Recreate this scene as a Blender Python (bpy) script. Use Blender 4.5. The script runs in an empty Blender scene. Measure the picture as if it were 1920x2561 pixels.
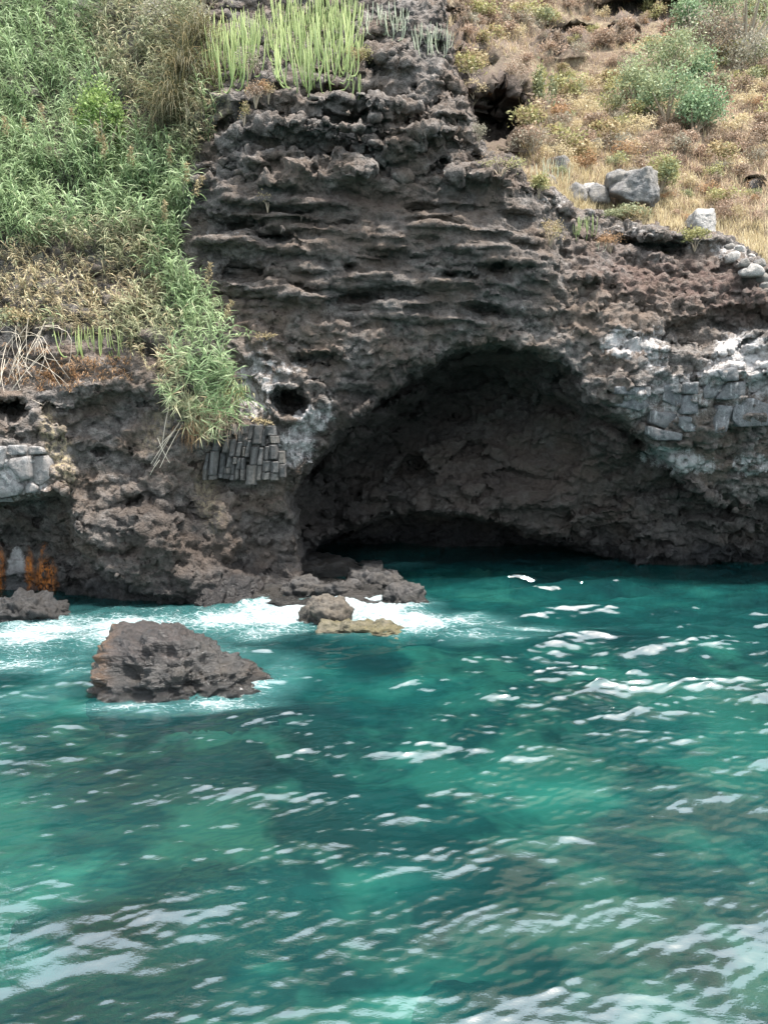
import bpy, bmesh, math, random
import numpy as np
from mathutils import Vector, Matrix
from mathutils.bvhtree import BVHTree

random.seed(7)
RNG = np.random.default_rng(7)
SC = bpy.context.scene
COL = SC.collection
R = math.radians

# ------------------------------------------------------------------ camera
CAM_H, PITCH, FPX = 5.0, math.atan(240.0 / 1900.0), 1900.0      # photo is 1920 x 2561, horizon at row 1040
cam = bpy.data.cameras.new('camera')
cam.sensor_fit = 'VERTICAL'
cam.sensor_height = 36.0
cam.lens = 36.0 * FPX / 2561.0
cam.clip_start, cam.clip_end = 0.1, 600
cam_o = bpy.data.objects.new('camera', cam)
cam_o.location = (0, 0, CAM_H)
cam_o.rotation_euler = (R(90) - PITCH, 0, 0)
COL.objects.link(cam_o)
SC.camera = cam_o

# ------------------------------------------------------------------ sky, sun, exposure
SUN_EL, SUN_AZ = R(76), R(104)          # azimuth measured from +Y (away from the camera) towards +X
world = bpy.data.worlds.new('World')
SC.world = world
world.use_nodes = True
wn = world.node_tree
bg = wn.nodes['Background']
sky = wn.nodes.new('ShaderNodeTexSky')
sky.sky_type = 'NISHITA'
sky.sun_disc = False
sky.sun_elevation = SUN_EL
sky.sun_rotation = SUN_AZ
sky.air_density, sky.dust_density, sky.ozone_density = 0.55, 8.0, 0.6
ovc = wn.nodes.new('ShaderNodeMix'); ovc.data_type = 'RGBA'                    # thin even overcast over the whole sky
ovc.inputs['Factor'].default_value = 0.72
ovc.inputs[7].default_value = (4.5, 5.2, 5.75, 1)
wn.links.new(sky.outputs[0], ovc.inputs[6])
wn.links.new(ovc.outputs[2], bg.inputs['Color'])
bg.inputs['Strength'].default_value = 0.15
sl = bpy.data.lights.new('sun', 'SUN')
sl.energy, sl.angle, sl.color = 3.8, R(5.0), (1.0, 0.955, 0.90)
sun_o = bpy.data.objects.new('sun', sl)
sd = Vector((math.sin(SUN_AZ) * math.cos(SUN_EL), math.cos(SUN_AZ) * math.cos(SUN_EL), math.sin(SUN_EL)))
sun_o.rotation_euler = sd.to_track_quat('Z', 'Y').to_euler()
sun_o.location = (-10, -5, 40)
COL.objects.link(sun_o)
SC.view_settings.view_transform = 'Standard'
SC.view_settings.look = 'None'
SC.view_settings.gamma = 1.0
SC.view_settings.exposure = 1.82
SC.cycles.use_denoising = True
SC.cycles.max_bounces = 6
SC.cycles.diffuse_bounces = 3
SC.cycles.transparent_max_bounces = 8
SC.cycles.caustics_reflective = False
SC.cycles.caustics_refractive = False

# ------------------------------------------------------------------ pixel <-> world
CA, SA = math.cos(PITCH), math.sin(PITCH)
def ray(u, v):
    a, b = (u - 960.0) / FPX, -(v - 1280.5) / FPX
    return Vector((a, CA + b * SA, -SA + b * CA))
def at(u, v, Y):
    d = ray(u, v); t = Y / d.y
    return Vector((d.x * t, Y, CAM_H + d.z * t))
def on_water(u, v, z=0.0):
    d = ray(u, v); t = (z - CAM_H) / d.z
    return Vector((d.x * t, d.y * t, z))
def project(x, y, z):
    zz = z - CAM_H
    cz = np.maximum(y * CA - zz * SA, 0.1)
    return 960.0 + FPX * x / cz, 1280.5 - FPX * (y * SA + zz * CA) / cz

# ------------------------------------------------------------------ noise
_T = np.random.default_rng(3).random((64, 64, 64), dtype=np.float32) * 2 - 1
def vnoise(x, y, z):
    x = np.asarray(x, np.float32); y = np.asarray(y, np.float32); z = np.asarray(z, np.float32)
    xi = np.floor(x).astype(np.int32); yi = np.floor(y).astype(np.int32); zi = np.floor(z).astype(np.int32)
    fx, fy, fz = x - xi, y - yi, z - zi
    fx = fx * fx * (3 - 2 * fx); fy = fy * fy * (3 - 2 * fy); fz = fz * fz * (3 - 2 * fz)
    x0, y0, z0 = xi & 63, yi & 63, zi & 63
    x1, y1, z1 = (xi + 1) & 63, (yi + 1) & 63, (zi + 1) & 63
    def lx(a, b):
        p = _T[x0, a, b]; return p + (_T[x1, a, b] - p) * fx
    a = lx(y0, z0); a = a + (lx(y1, z0) - a) * fy
    b = lx(y0, z1); b = b + (lx(y1, z1) - b) * fy
    return a + (b - a) * fz
def fbm(x, y, z, f=1.0, octs=3, gain=0.5):
    s = 0; a = 1.0; n = 0
    for k in range(octs):
        s = s + a * vnoise(x * f + 11.3 * k, y * f + 5.1 * k, z * f + 7.7 * k)
        n += a; a *= gain; f *= 2.03
    return s / n
def ridged(x, y, z, f=1.0, octs=3, gain=0.5):
    s = 0; a = 1.0; n = 0
    for k in range(octs):
        s = s + a * (1 - 3.2 * np.abs(vnoise(x * f + 3.3 * k, y * f + 9.1 * k, z * f + 1.7 * k)))
        n += a; a *= gain; f *= 2.1
    return s / n
def voro(x, y, z, seed=0):
    """cell noise: returns (F1, F2, value of the nearest cell)"""
    xi = np.floor(x).astype(np.int32); yi = np.floor(y).astype(np.int32); zi = np.floor(z).astype(np.int32)
    f1 = np.full(x.shape, 9.0, np.float32); f2 = f1.copy(); val = np.zeros(x.shape, np.float32)
    for dx in (-1, 0, 1):
        for dy in (-1, 0, 1):
            for dz in (-1, 0, 1):
                a, b, c = (xi + dx + seed) & 63, (yi + dy) & 63, (zi + dz) & 63
                px = xi + dx + 0.5 + 0.45 * _T[a, b, c]
                py = yi + dy + 0.5 + 0.45 * _T[b, c, a]
                pz = zi + dz + 0.5 + 0.45 * _T[c, a, b]
                d = np.sqrt((px - x) ** 2 + (py - y) ** 2 + (pz - z) ** 2).astype(np.float32)
                near = d < f1
                f2 = np.where(near, f1, np.minimum(f2, d))
                val = np.where(near, _T[b, a, c], val)
                f1 = np.where(near, d, f1)
    return f1, f2, val
def facets(x, y, z, seed=0):
    """cells with a randomly tilted flat face each: returns (F2-F1, height)"""
    xi = np.floor(x).astype(np.int32); yi = np.floor(y).astype(np.int32); zi = np.floor(z).astype(np.int32)
    f1 = np.full(x.shape, 9.0, np.float32); f2 = f1.copy(); h = np.zeros(x.shape, np.float32)
    for dx in (-1, 0, 1):
        for dy in (-1, 0, 1):
            for dz in (-1, 0, 1):
                a, b, c = (xi + dx + seed) & 63, (yi + dy + 3 * seed) & 63, (zi + dz) & 63
                ox = xi + dx + 0.5 + 0.45 * _T[a, b, c] - x
                oy = yi + dy + 0.5 + 0.45 * _T[b, c, a] - y
                oz = zi + dz + 0.5 + 0.45 * _T[c, a, b] - z
                d = np.sqrt(ox * ox + oy * oy + oz * oz).astype(np.float32)
                near = d < f1
                f2 = np.where(near, f1, np.minimum(f2, d))
                h = np.where(near, 0.5 * _T[c, b, a] + ox * _T[a, c, b] + oy * _T[b, a, c] + oz * _T[c, b, (a + 9) & 63], h)
                f1 = np.where(near, d, f1)
    return f2 - f1, h
def terrace(x, y, L, fx, sharp=0.75):
    i = np.floor(L); fr = L - i
    a = vnoise(x * fx, y * fx, i * 5.37 + 0.5); b = vnoise(x * fx, y * fx, (i + 1) * 5.37 + 0.5)
    return a + (b - a) * sstep(sharp, 1.0, fr)
def sstep(a, b, x):
    t = np.clip((x - a) / (b - a), 0, 1); return t * t * (3 - 2 * t)

# ------------------------------------------------------------------ object helpers
def mesh_obj(name, verts, faces, mat=None, parent=None, smooth=True, link=True):
    me = bpy.data.meshes.new(name)
    verts = np.asarray(verts, np.float32)
    if isinstance(faces, np.ndarray):
        n, k = faces.shape
        me.vertices.add(len(verts)); me.vertices.foreach_set('co', verts.ravel())
        me.loops.add(n * k); me.loops.foreach_set('vertex_index', faces.astype(np.int32).ravel())
        me.polygons.add(n)
        me.polygons.foreach_set('loop_start', np.arange(0, n * k, k, dtype=np.int32))
        me.update(calc_edges=True)
    else:
        me.from_pydata([tuple(p) for p in verts.tolist()], [], faces)
    if smooth:
        me.polygons.foreach_set('use_smooth', np.ones(len(me.polygons), bool))
    if mat: me.materials.append(mat)
    o = bpy.data.objects.new(name, me)
    if link: COL.objects.link(o)
    if parent: o.parent = parent
    return o
def fattr(o, name, arr):
    a = o.data.attributes.new(name, 'FLOAT', 'POINT')
    a.data.foreach_set('value', np.ascontiguousarray(arr, np.float32))
def tag(o, label=None, cat=None, group=None, kind=None):
    if label: o['label'] = label
    if cat: o['category'] = cat
    if group: o['group'] = group
    if kind: o['kind'] = kind
    return o
def empty(name, loc, rz=0.0):
    e = bpy.data.objects.new(name, None)
    e.empty_display_size = 0.1
    e.location = loc; e.rotation_euler = (0, 0, rz)
    COL.objects.link(e)
    return e
def vnormals(v, q):
    n = np.zeros_like(v)
    a, b, c, d = (v[q[:, k]] for k in range(4))
    fn = np.cross(c - a, d - b)
    for k in range(4): np.add.at(n, q[:, k], fn)
    return n / (np.linalg.norm(n, axis=1, keepdims=True) + 1e-9)

# ------------------------------------------------------------------ shader helpers
class NT:
    def __init__(s, name):
        s.m = bpy.data.materials.new(name); s.m.use_nodes = True
        s.t = s.m.node_tree; s.p = s.t.nodes['Principled BSDF']; s.out = s.t.nodes['Material Output']
    def n(s, typ, **kw):
        x = s.t.nodes.new('ShaderNode' + typ)
        for k, v in kw.items(): setattr(x, k, v)
        return x
    def l(s, a, b): s.t.links.new(a, b)
    def val(s, sock, v):
        if hasattr(v, 'is_linked') or isinstance(v, bpy.types.NodeSocket): s.l(v, sock)
        else: sock.default_value = v
    def noise(s, scale, detail=4, rough=0.55, vec=None, dist=0.0):
        x = s.n('TexNoise'); x.inputs['Scale'].default_value = scale
        x.inputs['Detail'].default_value = detail; x.inputs['Roughness'].default_value = rough
        x.inputs['Distortion'].default_value = dist
        s.l(vec if vec else s.coord(), x.inputs['Vector']); return x.outputs['Fac']
    def voro(s, scale, feature='F1', vec=None, out='Distance'):
        x = s.n('TexVoronoi', feature=feature); x.inputs['Scale'].default_value = scale
        s.l(vec if vec else s.coord(), x.inputs['Vector']); return x.outputs[out]
    def coord(s, kind='Object'):
        if not hasattr(s, '_c'): s._c = s.n('TexCoord')
        return s._c.outputs[kind]
    def mapv(s, scale, vec=None):
        x = s.n('Mapping'); x.inputs['Scale'].default_value = scale
        s.l(vec if vec else s.coord(), x.inputs['Vector']); return x.outputs[0]
    def ramp(s, fac, stops):
        x = s.n('ValToRGB'); e = x.color_ramp.elements
        while len(e) < len(stops): e.new(0.5)
        for k, (p, c) in enumerate(stops):
            e[k].position = p; e[k].color = (c, c, c, 1) if isinstance(c, (int, float)) else (*c, 1)
        s.l(fac, x.inputs['Fac']); return x.outputs['Color']
    def mix(s, fac, a, b, mode='MIX'):
        x = s.n('Mix', data_type='RGBA', blend_type=mode)
        s.val(x.inputs['Factor'], fac)
        for sock, c in ((x.inputs[6], a), (x.inputs[7], b)):
            s.val(sock, (*c, 1) if isinstance(c, tuple) else c)
        return x.outputs[2]
    def math(s, op, a, b=0.0, clamp=False):
        x = s.n('Math', operation=op); x.use_clamp = clamp
        s.val(x.inputs[0], a); s.val(x.inputs[1], b); return x.outputs[0]
    def attr(s, name):
        x = s.n('Attribute', attribute_name=name); return x.outputs['Fac']
    def bump(s, h, strength=0.5, dist=0.05, normal=None):
        x = s.n('Bump'); x.inputs['Strength'].default_value = strength; x.inputs['Distance'].default_value = dist
        s.l(h, x.inputs['Height'])
        if normal: s.l(normal, x.inputs['Normal'])
        return x.outputs[0]
    def fin(s, col=None, rough=0.9, normal=None, spec=0.3):
        if col is not None: s.val(s.p.inputs['Base Color'], (*col, 1) if isinstance(col, tuple) else col)
        s.val(s.p.inputs['Roughness'], rough); s.p.inputs['Specular IOR Level'].default_value = spec
        if normal: s.l(normal, s.p.inputs['Normal'])
        return s.m

def rock_material(name, base=(0.047, 0.041, 0.037), light=(0.24, 0.215, 0.195), brown=(0.135, 0.098, 0.073), attrs=False, scale=1.0, lime=False, wetline=False):
    t = NT(name)
    big = t.noise(0.9 * scale, 5, 0.6)
    mid = t.noise(4.0 * scale, 6, 0.65)
    fine = t.noise(22.0 * scale, 5, 0.7)
    c = t.mix(t.ramp(mid, [(0.35, 0.0), (0.68, 1.0)]), base, light)
    c = t.mix(t.ramp(big, [(0.42, 0.0), (0.62, 0.75)]), c, brown)
    c = t.mix(t.math('MULTIPLY', t.ramp(fine, [(0.34, 1.0), (0.48, 0.0)]), 0.7), c, (0.03, 0.028, 0.028))
    if attrs:
        # weathering with shapes of its own: bird lime and salt, brown earth, rust, algae-dark wet foot; 'dark' also carries painted cave shade
        wn_ = t.noise(3.0, 8, 0.75, dist=0.6)
        wfine = t.noise(26.0, 4, 0.7)
        streak = t.noise(1.0, 6, 0.7, vec=t.mapv((7.0, 7.0, 0.9)))
        br = t.math('MULTIPLY', t.attr('brown'), t.ramp(t.noise(2.3, 6, 0.7), [(0.3, 0.25), (0.6, 1.0)]), True)
        c = t.mix(t.math('MULTIPLY', br, 0.85), c, t.mix(fine, (0.065, 0.047, 0.037), (0.20, 0.145, 0.108)))
        red = t.math('MULTIPLY', t.attr('red'), t.ramp(t.noise(3.1, 6, 0.7), [(0.35, 0.2), (0.6, 1.0)]), True)
        c = t.mix(red, c, t.mix(fine, (0.05, 0.033, 0.029), (0.15, 0.098, 0.08)))
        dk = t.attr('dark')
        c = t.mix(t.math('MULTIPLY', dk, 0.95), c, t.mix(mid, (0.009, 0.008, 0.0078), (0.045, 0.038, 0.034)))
        w = t.math('ADD', t.math('MULTIPLY', wn_, 0.55), t.math('MULTIPLY', streak, 0.45))
        w = t.math('ADD', w, t.math('MULTIPLY', t.attr('white'), 0.42))
        w = t.math('ADD', w, t.math('MULTIPLY', wfine, 0.22))
        wm = t.ramp(w, [(0.86, 0.0), (1.04, 1.0)])
        c = t.mix(t.math('MULTIPLY', wm, 0.9), c, t.mix(fine, (0.30, 0.28, 0.27), (0.62, 0.59, 0.57)))
        tan = t.math('MULTIPLY', t.attr('tan'), t.ramp(t.noise(9.0, 6, 0.75, vec=t.mapv((1, 1, 0.5))), [(0.45, 0.0), (0.6, 1.0)]), True)
        c = t.mix(tan, c, t.mix(fine, (0.22, 0.17, 0.10), (0.48, 0.40, 0.26)))
        wet = t.attr('wet')
        c = t.mix(t.math('MULTIPLY', wet, 0.78), c, (0.012, 0.013, 0.015))
        rs = t.math('MULTIPLY', t.attr('rust'), t.ramp(t.noise(1.0, 6, 0.7, vec=t.mapv((11, 11, 0.9))), [(0.40, 0.0), (0.62, 0.9)]), True)
        c = t.mix(rs, c, t.mix(fine, (0.45, 0.10, 0.02), (0.75, 0.30, 0.06)))
        rough = t.math('SUBTRACT', 0.92, t.math('MULTIPLY', wet, 0.55))
    else:
        rough = 0.88
    if wetline:
        gp = t.n('NewGeometry'); sx = t.n('SeparateXYZ'); t.l(gp.outputs['Position'], sx.inputs[0])
        wl_ = t.ramp(t.math('ADD', sx.outputs['Z'], t.math('MULTIPLY', t.noise(2.5, 4, 0.6), 0.35)), [(0.30, 1.0), (0.55, 0.0)])
        c = t.mix(t.math('MULTIPLY', wl_, 0.75), c, (0.008, 0.008, 0.007))
        rough = t.math('SUBTRACT', 0.7, t.math('MULTIPLY', wl_, 0.5))
    if lime:
        st = t.noise(1.0, 6, 0.7, vec=t.mapv((9.0, 9.0, 1.2)))
        w = t.math('ADD', t.math('MULTIPLY', t.noise(2.2, 8, 0.75, dist=0.6), 0.5), t.math('MULTIPLY', st, 0.5))
        c = t.mix(t.math('MULTIPLY', t.ramp(w, [(0.53, 0.0), (0.63, 1.0)]), 0.8), c, (0.50, 0.49, 0.48))
    h = t.math('ADD', t.math('MULTIPLY', mid, 0.6), t.math('MULTIPLY', fine, 0.35))
    vd = t.voro(7.0 * scale, 'DISTANCE_TO_EDGE')
    h = t.math('ADD', h, t.math('MULTIPLY', t.ramp(vd, [(0.0, 0.0), (0.12, 1.0)]), 0.12))
    h = t.math('ADD', h, t.math('MULTIPLY', t.noise(70 * scale, 3, 0.7), 0.14))
    nb = t.bump(h, 1.0, 0.17 / scale)
    return t.fin(c, rough, nb, 0.25)

# ================================================================== THE CLIFF: a solid field carved and extracted
STEP = 5.0
U0, U1, V0, V1 = -900.0, 2800.0, -1200.0, 1800.0
MU = np.arange(U0, U1 + 1, STEP, dtype=np.float32); MV = np.arange(V0, V1 + 1, STEP, dtype=np.float32)
GU, GV = np.meshgrid(MU, MV, indexing='ij')

def rbf_map(pts, s=150.0):
    p = np.array(pts, np.float64); X = p[:, :2] / s; n = len(p)
    def phi(r2): return np.sqrt(r2 + 0.3)
    A = phi(((X[:, None] - X[None]) ** 2).sum(-1)) + np.eye(n) * -0.02
    P = np.c_[np.ones(n), X]
    M = np.block([[A, P], [P.T, np.zeros((3, 3))]])
    w = np.linalg.solve(M, np.r_[p[:, 2], np.zeros(3)])
    gu, gv = np.clip(GU, -500, 2400) / s, np.clip(GV, -1200, 1800) / s
    out = w[n] + w[n + 1] * gu + w[n + 2] * gv
    for k in range(n):
        out = out + w[k] * phi((gu - X[k, 0]) ** 2 + (gv - X[k, 1]) ** 2)
    return out.astype(np.float32)

def poly_sd(poly, gu=None, gv=None):
    """signed distance in photo pixels, positive inside"""
    gu = GU if gu is None else gu; gv = GV if gv is None else gv
    P = np.array(poly, np.float32); d2 = np.full(gu.shape, 1e12, np.float32); ins = np.zeros(gu.shape, bool)
    for k in range(len(P)):
        a, b = P[k], P[(k + 1) % len(P)]
        e = b - a; t = np.clip(((gu - a[0]) * e[0] + (gv - a[1]) * e[1]) / (e @ e + 1e-9), 0, 1)
        d2 = np.minimum(d2, (gu - a[0] - t * e[0]) ** 2 + (gv - a[1] - t * e[1]) ** 2)
        c = (a[1] > gv) != (b[1] > gv)
        with np.errstate(divide='ignore', invalid='ignore'):
            xi = a[0] + (gv - a[1]) * e[0] / (e[1] if abs(e[1]) > 1e-6 else 1e-6)
        ins ^= c & (gu < xi)
    d = np.sqrt(d2); return np.where(ins, d, -d)
def ell(u, v, ru, rv, gu=None, gv=None, rot=0.0):
    gu = GU if gu is None else gu; gv = GV if gv is None else gv
    c, s = math.cos(R(rot)), math.sin(R(rot))
    a, b = (gu - u), (gv - v)
    return 1.0 - np.sqrt(((a * c + b * s) / ru) ** 2 + ((-a * s + b * c) / rv) ** 2)      # 1 centre, 0 rim

FACE = [  # (u, v, distance Y in metres) of the outer rock face
 (-450,1530,19.0),(-450,1100,18.9),(-450,800,20.6),(-450,400,23.2),(-450,0,25.8),
 (0,1570,19.7),(150,1560,19.6),(300,1540,19.5),(450,1535,19.45),(580,1535,19.4),(650,1505,20.0),(720,1450,21.2),
 (0,1230,19.2),(0,1120,19.1),(100,1180,19.3),(160,1100,19.7),(0,1010,19.7),(130,960,20.0),(300,960,20.2),(300,1060,20.5),(300,1160,20.6),
 (400,1160,20.5),(450,1050,20.8),(250,1240,20.2),(300,1330,19.75),(420,1300,20.1),(420,1420,19.6),(560,1450,19.9),(520,1280,20.9),(600,1350,20.9),
 (640,1250,21.7),(700,1330,21.9),(620,1390,21.8),(740,1390,22.3),(560,1130,21.0),(640,1130,21.0),(710,1130,21.4),(520,1210,21.3),(700,1215,21.6),
 (0,900,20.5),(300,900,20.6),(480,950,20.8),(0,600,22.3),(300,600,22.6),(450,700,22.3),(0,200,24.9),(300,200,25.2),(450,350,23.9),(0,0,26.3),(350,0,26.8),
 (550,950,21.3),(620,1000,21.3),(600,850,21.6),(760,850,21.5),(800,950,21.6),(760,1060,21.7),(530,700,22.2),(700,700,21.9),(900,700,21.7),(1100,700,21.7),(1300,700,22.2),
 (600,600,22.3),(900,600,21.9),(1200,600,22.1),(600,500,22.5),(900,500,22.3),(1200,500,22.5),(1330,560,23.0),(600,350,22.9),(900,350,22.6),(1150,350,23.0),(1290,440,23.4),
 (600,250,23.3),(750,240,23.3),(1000,230,23.2),(1140,200,23.6),(720,100,25.3),(900,110,24.8),(700,0,27.0),(1000,120,24.0),(550,100,25.6),(1100,130,24.3),
 (1400,760,22.8),(1500,700,23.4),(1500,850,22.7),(1700,850,22.6),(1900,850,22.2),(1600,950,22.3),(1700,1000,22.3),(1900,1000,22.1),(1700,1110,22.5),(1900,1130,22.6),
 (1900,1220,23.4),(1780,1190,23.2),(1920,1300,24.6),(1920,1400,25.2),(1600,650,24.3),(1750,680,24.2),(1900,720,23.3),(1380,480,24.4),(1330,500,24.2),(1500,560,25.2),(1700,610,24.9),(1900,680,24.0),
 (1400,600,23.6),(2400,1400,24.6),(2400,1000,21.8),(2400,700,23.0),(1180,850,22.0),(1000,900,21.9),(870,1000,21.9),(780,1130,22.0),(730,1250,22.1),(1350,850,22.4),(1450,930,22.5),
 (1600,1080,22.6)]
CAVE_IN = [  # vault and back wall of the big cave
 (753,1384,24.4),(741,1300,24.2),(740,1230,24.0),(811,1112,24.0),(892,1042,24.2),(1042,926,24.2),(1170,868,24.0),(1343,874,24.0),(1459,961,23.8),(1540,1042,23.6),(1656,1141,23.6),
 (1772,1227,23.9),(1860,1260,24.4),(900,1150,27.2),(1000,1050,27.5),(1100,1000,27.6),(1200,950,27.4),(1300,1000,27.0),(1150,1130,26.4),(1300,1130,26.2),(1450,1130,25.3),(1550,1200,25.0),
 (850,1270,26.2),(1000,1250,26.2),(1150,1250,25.6),(1300,1260,25.5),(1450,1290,25.3),(1600,1290,25.1),(1750,1300,25.0),(1600,1390,25.6),(1750,1400,25.6),(1920,1310,24.8),(1920,1410,25.2),
 (1000,1420,26.5),(1300,1420,26.5),(2400,1250,24.6),(2400,1420,24.6),(800,1420,25.0)]
CAVE_POLY = [(753,1700),(753,1384),(741,1308),(724,1239),(753,1187),(811,1112),(892,1042),(961,984),(1042,926),(1112,886),(1170,868),(1251,863),(1343,874),(1401,897),(1459,961),
 (1494,1007),(1540,1042),(1598,1094),(1656,1141),(1714,1193),(1772,1227),(1841,1262),(1900,1256),(2100,1240),(2500,1240),(2500,1700)]
SLOT_POLY = [(755,1700),(755,1395),(800,1345),(880,1312),(960,1290),(1060,1278),(1180,1285),(1290,1310),(1340,1340),(1420,1362),(1500,1382),(1590,1396),(1650,1700)]
LEFT_CAVE = [(-600,1256),(-100,1256),(30,1252),(95,1242),(150,1222),(180,1245),(185,1310),(215,1385),(250,1425),(320,1462),(400,1490),(480,1520),(580,1540),(600,1700),(-600,1700)]
LEFT_IN = [(-400,1300,21.2),(0,1280,21.0),(0,1400,21.3),(0,1530,21.3),(100,1300,21.3),(100,1400,21.5),(100,1530,21.2),(180,1300,20.9),(200,1430,20.9),(260,1500,20.6),(400,1530,20.2),(560,1560,19.7),(-400,1530,21.0)]
# everything right of this line and above the ledge is open: the hillside stands behind it
OPEN_POLY = [(1095,-600),(1105,60),(1128,120),(1120,170),(1150,215),(1165,280),(1190,330),(1180,362),(1215,382),(1285,400),(1305,440),(1308,470),(1325,468),(1372,470),(1400,495),(1450,528),(1500,530),(1560,552),
 (1640,570),(1740,600),(1780,592),(1830,598),(1870,628),(1920,665),(2050,720),(2400,800),(2900,800),(2900,-600)]

Yf = rbf_map(FACE)
Yc = rbf_map(CAVE_IN)
Yl = rbf_map(LEFT_IN)
wc = sstep(-6, 14, poly_sd(CAVE_POLY) + 9 * fbm(GU / 60, GV / 60, 0 * GU + 3, 1.0, 3))
Ymap = Yf + (np.maximum(Yc, Yf + 0.15) - Yf) * wc
ws = sstep(-4, 18, poly_sd(SLOT_POLY) + 7 * fbm(GU / 45, GV / 45, 0 * GU + 9, 1.0, 3))
Ymap = Ymap + (29.2 - Ymap) * ws
wl = sstep(-5, 12, poly_sd(LEFT_CAVE) + 6 * fbm(GU / 50, GV / 50, 0 * GU + 5, 1.0, 3))
Ymap = Ymap + (np.maximum(Yl, Yf + 0.1) - Ymap) * wl
# hollows (u, v, half-width, half-height, depth m, rotation)
for u, v, ru, rv, dep, rot in [
 (725,1008,52,40,1.7,10),(700,985,25,25,0.6,0),(30,1022,55,34,1.0,0),(280,1030,110,70,0.55,-10),(252,1128,22,14,0.6,0),(620,690,75,32,0.55,12),(690,600,70,22,0.5,5),(700,590,45,16,0.4,0),
 (500,670,12,9,0.6,0),(1245,664,28,17,0.9,0),(1325,664,18,16,0.6,0),(1122,684,17,9,0.5,0),(860,775,95,34,0.45,-8),(790,905,80,22,0.45,0),(780,880,110,24,0.35,0),(1640,618,75,20,1.2,6),(1560,606,26,15,0.7,0),
 (870,665,14,8,0.5,0),(960,345,55,14,0.4,4),(1010,310,90,10,0.35,2),(860,300,60,16,0.5,10),(940,170,30,25,0.6,0),(1215,775,70,12,0.5,5),(1150,690,90,7,0.3,0),(1750,840,150,40,0.7,0),(1860,800,110,40,0.7,0),
 (1700,692,22,8,0.4,0),(330,1245,30,14,0.3,20),(480,1290,60,16,0.45,12),(1060,600,60,10,0.35,0),(820,560,120,9,0.3,2),(1100,520,120,9,0.3,0),(700,530,90,8,0.3,0),(1000,640,80,8,0.25,4),(620,560,60,10,0.3,0)]:
    Ymap = Ymap + dep * sstep(-0.15, 0.55, ell(u, v, ru, rv, rot=rot))
# noses and ledges that stand proud (negative depth)
for u, v, ru, rv, dep, rot in [
 (790,880,85,25,0.5,0),(960,270,60,45,0.45,0),(1000,380,70,45,0.4,0),(1090,330,80,28,0.5,0),(1100,290,75,22,0.35,0),(880,250,90,40,0.4,15),(720,340,60,40,0.35,0),(1480,690,55,26,0.6,-8),(1650,585,90,26,0.45,8),
 (1430,520,60,30,0.5,10),(1860,660,80,30,0.4,20),(900,420,60,50,0.35,0),(640,420,50,45,0.3,0),(1180,760,80,40,0.3,0),(230,970,90,35,0.35,0),(390,1330,120,70,0.3,20),(1000,150,60,40,0.4,0),(1230,420,60,40,0.4,0)]:
    Ymap = Ymap - dep * sstep(0.0, 0.7, ell(u, v, ru, rv, rot=rot))
wo = sstep(0, 10, poly_sd(OPEN_POLY) + 8 * fbm(GU / 40, GV / 40, 0 * GU + 1, 1.0, 3))
Ymap = Ymap + 40.0 * wo

def mlook(M, u, v):
    a = np.clip((u - U0) / STEP, 0, M.shape[0] - 1.001); b = np.clip((v - V0) / STEP, 0, M.shape[1] - 1.001)
    i = a.astype(np.int32); j = b.astype(np.int32); fa = a - i; fb = b - j
    return (M[i, j] * (1 - fa) + M[i + 1, j] * fa) * (1 - fb) + (M[i, j + 1] * (1 - fa) + M[i + 1, j + 1] * fa) * fb
def zone(poly, soft=40):
    return sstep(-soft, soft, poly_sd(poly)).astype(np.float32)
Z_STRATA = zone([(470,440),(900,480),(1310,470),(1360,600),(1400,760),(1100,830),(900,800),(560,760),(480,620)])
Z_BLOCK = zone([(520,230),(900,200),(1160,220),(1210,400),(1310,460),(900,480),(470,460),(460,330)])
Z_RIGHT = zone([(1480,930),(1700,930),(1960,820),(2500,820),(2500,1130),(1800,1140),(1600,1080)], 25)
Z_LOW = zone([(1480,1270),(1650,1230),(2500,1250),(2500,1500),(1480,1420)], 30)
Z_SCREE = zone([(1360,560),(1500,600),(1700,640),(1960,690),(2500,760),(2500,830),(1750,820),(1400,740)])
Z_RIND = zone([(1310,480),(1450,520),(1640,560),(1760,600),(1960,660),(2500,780),(2500,830),(1900,700),(1640,610),(1400,560)], 15)
Z_LBULGE = zone([(190,1260),(400,1200),(560,1270),(760,1240),(760,1400),(620,1540),(300,1540)])

Z_JOINT = np.maximum.reduce([zone([(500,1075),(560,1040),(730,1060),(725,1215),(500,1215)], 22), zone([(-300,1105),(125,1105),(140,1215),(60,1250),(-300,1250)], 22), zone([(1620,930),(1760,940),(1930,1000),(1930,1080),(1760,1110),(1620,1100)], 30)])
H = 0.1
gx = np.arange(-13.6, 14.6, H, dtype=np.float32); gy = np.arange(17.6, 31.4, H, dtype=np.float32); gz = np.arange(-1.1, 20.6, H, dtype=np.float32)
NX, NY, NZ = len(gx), len(gy), len(gz)
F = np.empty((NX, NY, NZ), np.float32)
for i in range(0, NX, 40):
    X, Y, Z = np.meshgrid(gx[i:i + 40], gy, gz, indexing='ij')
    u, v = project(X, Y, Z)
    F[i:i + 40] = Y - mlook(Ymap, u, v)
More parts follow.
